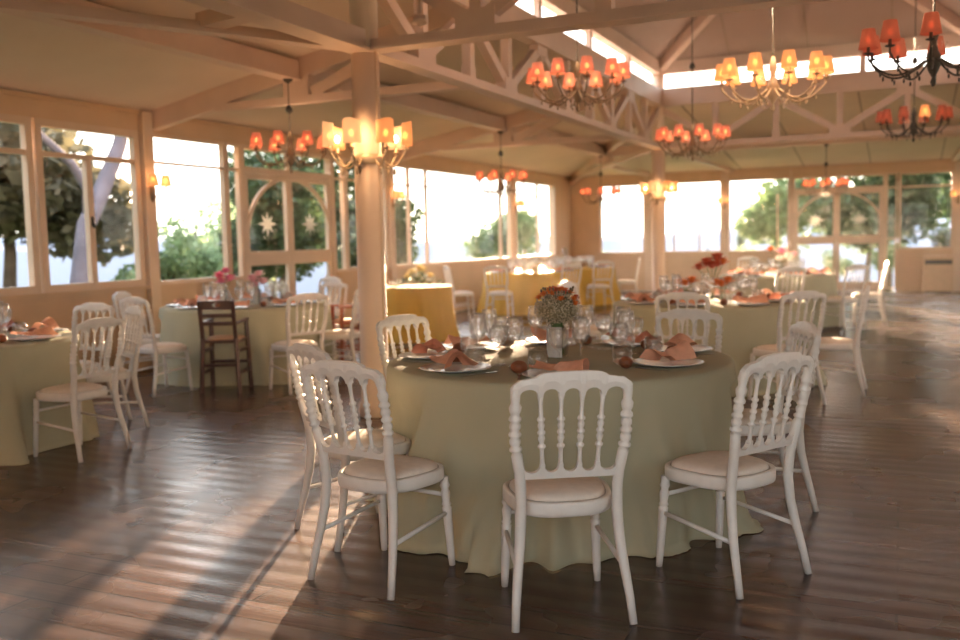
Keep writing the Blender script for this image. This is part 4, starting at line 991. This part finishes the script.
# ------------------------------------------------------------------ outdoors
def terrain(x, y):
    d = math.hypot(max(XL - x, 0, x - XR), max(YN - y, 0, y - YF)); return -.4 - .085 * max(0, d - 2.5) if d < 120 else -10.4
b = MB(); gx = [-190 + 10 * i for i in range(36)]; gy = [-80 + 10 * i for i in range(32)]
gx = sorted(set(gx + [XL - .2, XR + .2, XL - 2.5, XR + 2.5])); gy = sorted(set(gy + [YN - .2, YF + .2, YN - 2.5, YF + 2.5]))
b.add([(x, y, terrain(x, y)) for y in gy for x in gx], [(j * len(gx) + i, j * len(gx) + i + 1, (j + 1) * len(gx) + i + 1, (j + 1) * len(gx) + i) for j in range(len(gy) - 1) for i in range(len(gx) - 1)], True)
tag(b.build('ground', M['grass']), 'grass slope falling away around the hall', 'ground', kind='structure')
b = MB(); n = 60; R_ = random.Random(5)
for ring_, (rad, h, seed) in enumerate([(185, 3.2, 1), (205, 5.0, 2)]):
    v = []; f = []
    for i in range(n + 1):
        t = math.radians(20 + 220 * i / n); hh = h * (.45 + .3 * math.sin(i * .35 + seed) + .2 * math.sin(i * .9 + seed * 2) + .05 * R_.random())
        v += [(rad * math.cos(t), rad * math.sin(t), -14), (rad * math.cos(t), rad * math.sin(t), hh * .55), ((rad + 14) * math.cos(t), (rad + 14) * math.sin(t), hh), ((rad + 40) * math.cos(t), (rad + 40) * math.sin(t), -2)]
    for i in range(n):
        for k in range(3): f.append((i * 4 + k, (i + 1) * 4 + k, (i + 1) * 4 + k + 1, i * 4 + k + 1))
    b.add(v, f, True)
tag(b.build('hills', M['hill']), 'pale blue grey hills on the horizon', 'hills', kind='structure')
def crown_mesh(name, m, nq, seed, clumps, leaf=.16):
    R_ = random.Random(seed); b = MB(); v = []; f = []
    for k in range(nq):
        c, r = clumps[k % len(clumps)]
        d = Vector((R_.gauss(0, 1), R_.gauss(0, 1), R_.gauss(0, 1))).normalized() * (R_.random() ** .4)
        p = Vector(c) + Vector((d.x * r[0], d.y * r[1], d.z * r[2])); a = Vector((R_.gauss(0, 1), R_.gauss(0, 1), R_.gauss(0, .6))).normalized(); q = a.cross(Vector((R_.gauss(0, 1), R_.gauss(0, 1), R_.gauss(0, 1)))).normalized()
        s = leaf * R_.uniform(.6, 1.3); i = len(v); v += [p - a * s, p + q * s * .55, p + a * s, p - q * s * .55]; f.append((i, i + 1, i + 2, i + 3))
    b.add(v, f); return b.mesh(name, m)
def clumps(R_, H, rx, n=9):
    out = []
    for k in range(n): a = k * 2.4 + R_.uniform(-.3, .3); q = R_.uniform(.2, .75) * rx; out.append(((q * math.cos(a), q * math.sin(a), H * (.42 + .5 * R_.random())), (rx * .5, rx * .5, H * .17)))
    out.append(((0, 0, H * .65), (rx * .75, rx * .75, H * .3))); return out
TM = {}
for k, (mt, H, rx, nq, leaf) in {'dark': ('leaf_dark', 6.5, 2.6, 5200, .2), 'mid': ('leaf_mid', 5.5, 2.3, 4200, .18), 'light': ('leaf_light', 4.5, 2.2, 2600, .16), 'olive': ('leaf_olive', 6.5, 2.6, 7500, .23)}.items():
    TM[k] = (crown_mesh('crown', M[mt], nq, len(k), clumps(random.Random(len(k) + 3), H, rx), leaf), H)
trunk_me = MB().tube([(0, 0, -.4), (.05, 0, 1), (-.05, .05, 2.2), (.02, 0, 4.2)], [.2, .16, .13, .06], 10).mesh('trunk', M['barkbrown'])
def tree(kind, x, y, s, label, rz=0, sz=None, name='tree'):
    root = empty(name, (x, y, terrain(x, y) + .3), rz, label, 'tree', 'trees outside the windows'); root.scale = (s, s, sz or s)
    for nm, me in (('crown', TM[kind][0]), ('trunk', trunk_me)):
        o = bpy.data.objects.new(nm, me); COL.objects.link(o); o.parent = root
# forked trunk close to the window
fk = empty('forked_tree', (0, 0, 0), 0, 'large grey violet tree trunk forking outside the window with the latch', 'tree')
FT = [(-10.6, 9.15)]
b = MB()
b.tube([(-10.8, 9.75, -.4), (-10.8, 9.9, .76), (-10.8, 10.05, 1.72), (-10.8, 10.3, 2.09), (-10.8, 10.6, 2.62), (-10.8, 10.76, 2.9), (-10.85, 10.95, 3.3), (-11, 11.5, 4.6)], [.24, .18, .13, .125, .115, .105, .1, .07], 12)
b.tube([(-10.8, 10.1, 1.85), (-10.8, 10.12, 2.23), (-10.8, 9.84, 2.6), (-10.8, 9.34, 2.94), (-10.9, 8.4, 3.6)], [.09, .075, .065, .055, .04], 10)
b.build('trunk', M['bark'], fk)
cm = crown_mesh('crown', M['leaf_olive'], 2200, 21, [((-10.9, 11.6, 4.6), (1.5, 1.3, .9)), ((-11.2, 8.2, 3.9), (1.3, 1.6, .8)), ((-10.6, 11.0, 3.35), (.5, .35, .22)), ((-11.4, 9.8, 4.8), (1.6, 1.6, .8))], .11)
o = bpy.data.objects.new('crown', cm); COL.objects.link(o); o.parent = fk
fk.location = (-10.8, 9.75, -.4)
for o in [q for q in bpy.data.objects if q.parent == fk]: o.location = (10.8, -9.75, .4)
OL = 'dark olive tree outside the windows behind the picture edge table'
DK = 'dark green tree seen through the arched garden doors'
LT = 'pale green leafy tree behind the large clear window'
FD = 'dark green tree behind the far glazed doors and the bin'
HZ = 'hazy low tree beyond the wide overexposed window'
RT = 'unseen dark tree added opposite the window wall to darken its reflections'  # out of view, added to darken what the panes reflect
for k, (kind, x, y, s, l) in enumerate([
        ('dark', -12.8, -3.6, .85, OL), ('dark', -12.4, 1.1, .75, OL), ('olive', -12.7, 5.5, .75, OL), ('olive', -15.6, 12.6, .85, OL), ('olive', -17.2, 8.2, .85, OL),  # out-of-view ones at the camera end are added to shade the near windows
        ('light', -13.3, 15.2, .48, LT), ('light', -14.9, 18.1, .62, LT),
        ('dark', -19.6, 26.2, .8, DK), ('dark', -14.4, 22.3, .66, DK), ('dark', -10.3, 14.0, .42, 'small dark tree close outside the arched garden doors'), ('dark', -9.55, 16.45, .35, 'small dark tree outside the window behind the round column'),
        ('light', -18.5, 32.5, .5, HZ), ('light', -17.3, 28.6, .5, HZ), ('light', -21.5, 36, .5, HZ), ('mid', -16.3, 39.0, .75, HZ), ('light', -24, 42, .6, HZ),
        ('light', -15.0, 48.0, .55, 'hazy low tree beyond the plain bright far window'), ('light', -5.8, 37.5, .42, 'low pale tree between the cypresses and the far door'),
        ('mid', -3.5, 33.4, .75, FD), ('dark', -.4, 29.9, .74, FD), ('dark', 4.7, 29.4, .75, FD), ('mid', 1.7, 35.2, .9, FD), ('mid', -1.2, 38.5, .8, FD),
        ('dark', 11, 12, .78, RT), ('dark', 10.5, 6.6, .78, RT), ('dark', 10.5, 23, .78, RT), ('mid', 11, 17.5, .8, RT)]):
    tree(kind, x, y, s, l, k * 1.3)
BU = 'low bush outside the far glazed doors and the bin'
for k, (kind, x, y, s, l) in enumerate([('mid', -11.7, 12.2, .28, 'low green bush outside the lower panes of the arched garden doors'), ('light', -10.4, 10.8, .24, 'low pale bush below the large clear window'),
        ('olive', -11.5, 8.3, .28, 'low dark bush beside the forked trunk'), ('dark', -10.5, 6.7, .26, 'low dark bush under the olive trees'),
        ('mid', -2.9, 26.6, .22, BU), ('light', -1.6, 26.3, .22, BU), ('mid', -.3, 26.5, .22, BU), ('dark', 1.1, 26.4, .22, BU), ('mid', 2.4, 26.6, .22, BU)]):
    tree(kind, x, y, s, l, k, name='bush')
cyp = crown_mesh('crown', M['cypress'], 2400, 31, [((0, 0, .6), (.55, .55, .7)), ((0, 0, 1.5), (.5, .5, .8)), ((0, 0, 2.5), (.38, .38, .8)), ((0, 0, 3.4), (.22, .22, .8)), ((0, 0, 4.1), (.1, .1, .5))], .1)
for k, (x, y, s, l) in enumerate([(-8.9, 58, 1.1, 'tall slim cypress in the middle of the far cypress window'), (-6.9, 58, .95, 'cypress behind the thin mullion of the far cypress window'), (-10.9, 58, .75, 'small faint cypress at the edge of the three-part far window')]):
    root = empty('cypress_tree', (x, y, terrain(x, y) + .2), k, l, 'tree', 'cypresses outside the far wall'); root.scale = (s, s, s)
    for nm, me in (('crown', cyp), ('trunk', trunk_me)):
        o = bpy.data.objects.new(nm, me); COL.objects.link(o); o.parent = root

# ------------------------------------------------------------------ light
w = bpy.data.worlds.new('evening_sky'); S.world = w; w.use_nodes = True; t = w.node_tree; t.nodes.clear(); L = t.links.new
out = N(t, 'ShaderNodeOutputWorld'); bg = N(t, 'ShaderNodeBackground'); tc = N(t, 'ShaderNodeTexCoord'); sp = N(t, 'ShaderNodeSeparateXYZ'); L(tc.outputs['Generated'], sp.inputs[0])
r = N(t, 'ShaderNodeValToRGB'); cr = r.color_ramp; cr.elements[0].position = 0; cr.elements[0].color = c4((1.0, .93, .85)); cr.elements[1].position = .6; cr.elements[1].color = c4((.74, .82, .98))
e2 = cr.elements.new(.15); e2.color = c4((1, .96, .92)); L(sp.outputs['Z'], r.inputs[0]); L(r.outputs[0], bg.inputs[0]); bg.inputs[1].default_value = 6.4
L(bg.outputs[0], out.inputs[0])
EL = math.radians(6.7); sd = Vector((-.352 * math.cos(EL), .936 * math.cos(EL), math.sin(EL)))
sl = bpy.data.lights.new('low_sun', 'SUN'); sl.energy = 85; sl.color = (1, .70, .46); sl.angle = math.radians(.9)
so = bpy.data.objects.new('low_sun', sl); COL.objects.link(so); so.rotation_euler = sd.to_track_quat('Z', 'Y').to_euler(); so.location = sd * 60

# ------------------------------------------------------------------ camera
f_ = 933.; pitch = math.radians(4.95); roll = math.radians(1.26); yaw = math.atan2(425, f_ / math.cos(pitch))
fw = Vector((-math.sin(yaw), math.cos(yaw), 0)); rt = Vector((math.cos(yaw), math.sin(yaw), 0)); up = Vector((0, 0, 1))
F = fw * math.cos(pitch) - up * math.sin(pitch); U = fw * math.sin(pitch) + up * math.cos(pitch)
R2 = rt * math.cos(roll) - U * math.sin(roll); U2 = rt * math.sin(roll) + U * math.cos(roll)
cam = bpy.data.cameras.new('camera'); co = bpy.data.objects.new('camera', cam); COL.objects.link(co)
co.matrix_world = Matrix(((R2.x, U2.x, -F.x, 0), (R2.y, U2.y, -F.y, 0), (R2.z, U2.z, -F.z, 1.39), (0, 0, 0, 1)))
cam.sensor_width = 36; cam.lens = f_ / 960 * 36; cam.clip_end = 600
cam.dof.use_dof = True; cam.dof.focus_distance = 3.9; cam.dof.aperture_fstop = 1.8
S.camera = co
vs = S.view_settings; vs.view_transform = 'Standard'; vs.look = 'None'; vs.gamma = 1; vs.use_curve_mapping = False; vs.exposure = -.2
cy = S.cycles
cy.use_denoising = True; cy.max_bounces = 10; cy.diffuse_bounces = 5; cy.glossy_bounces = 4; cy.transparent_max_bounces = 24; cy.transmission_bounces = 4
cy.caustics_reflective = False; cy.caustics_refractive = False; cy.sample_clamp_indirect = 6

# ------------------------------------------------------------------ thin haze added in the far half for the window glow
m, t, out = nt('added_glow_haze'); vsc = N(t, 'ShaderNodeVolumeScatter', Density=.0012, Anisotropy=.45, Color=c4((1, .93, .86))); t.links.new(vsc.outputs[0], out.inputs['Volume'])
o = MB().box(XL - .15, XR + .15, 9.0, YF + .15, .002, 5.9).build('haze', m); tag(o, 'thin haze added for the glow in the far half of the hall', 'haze', kind='structure')
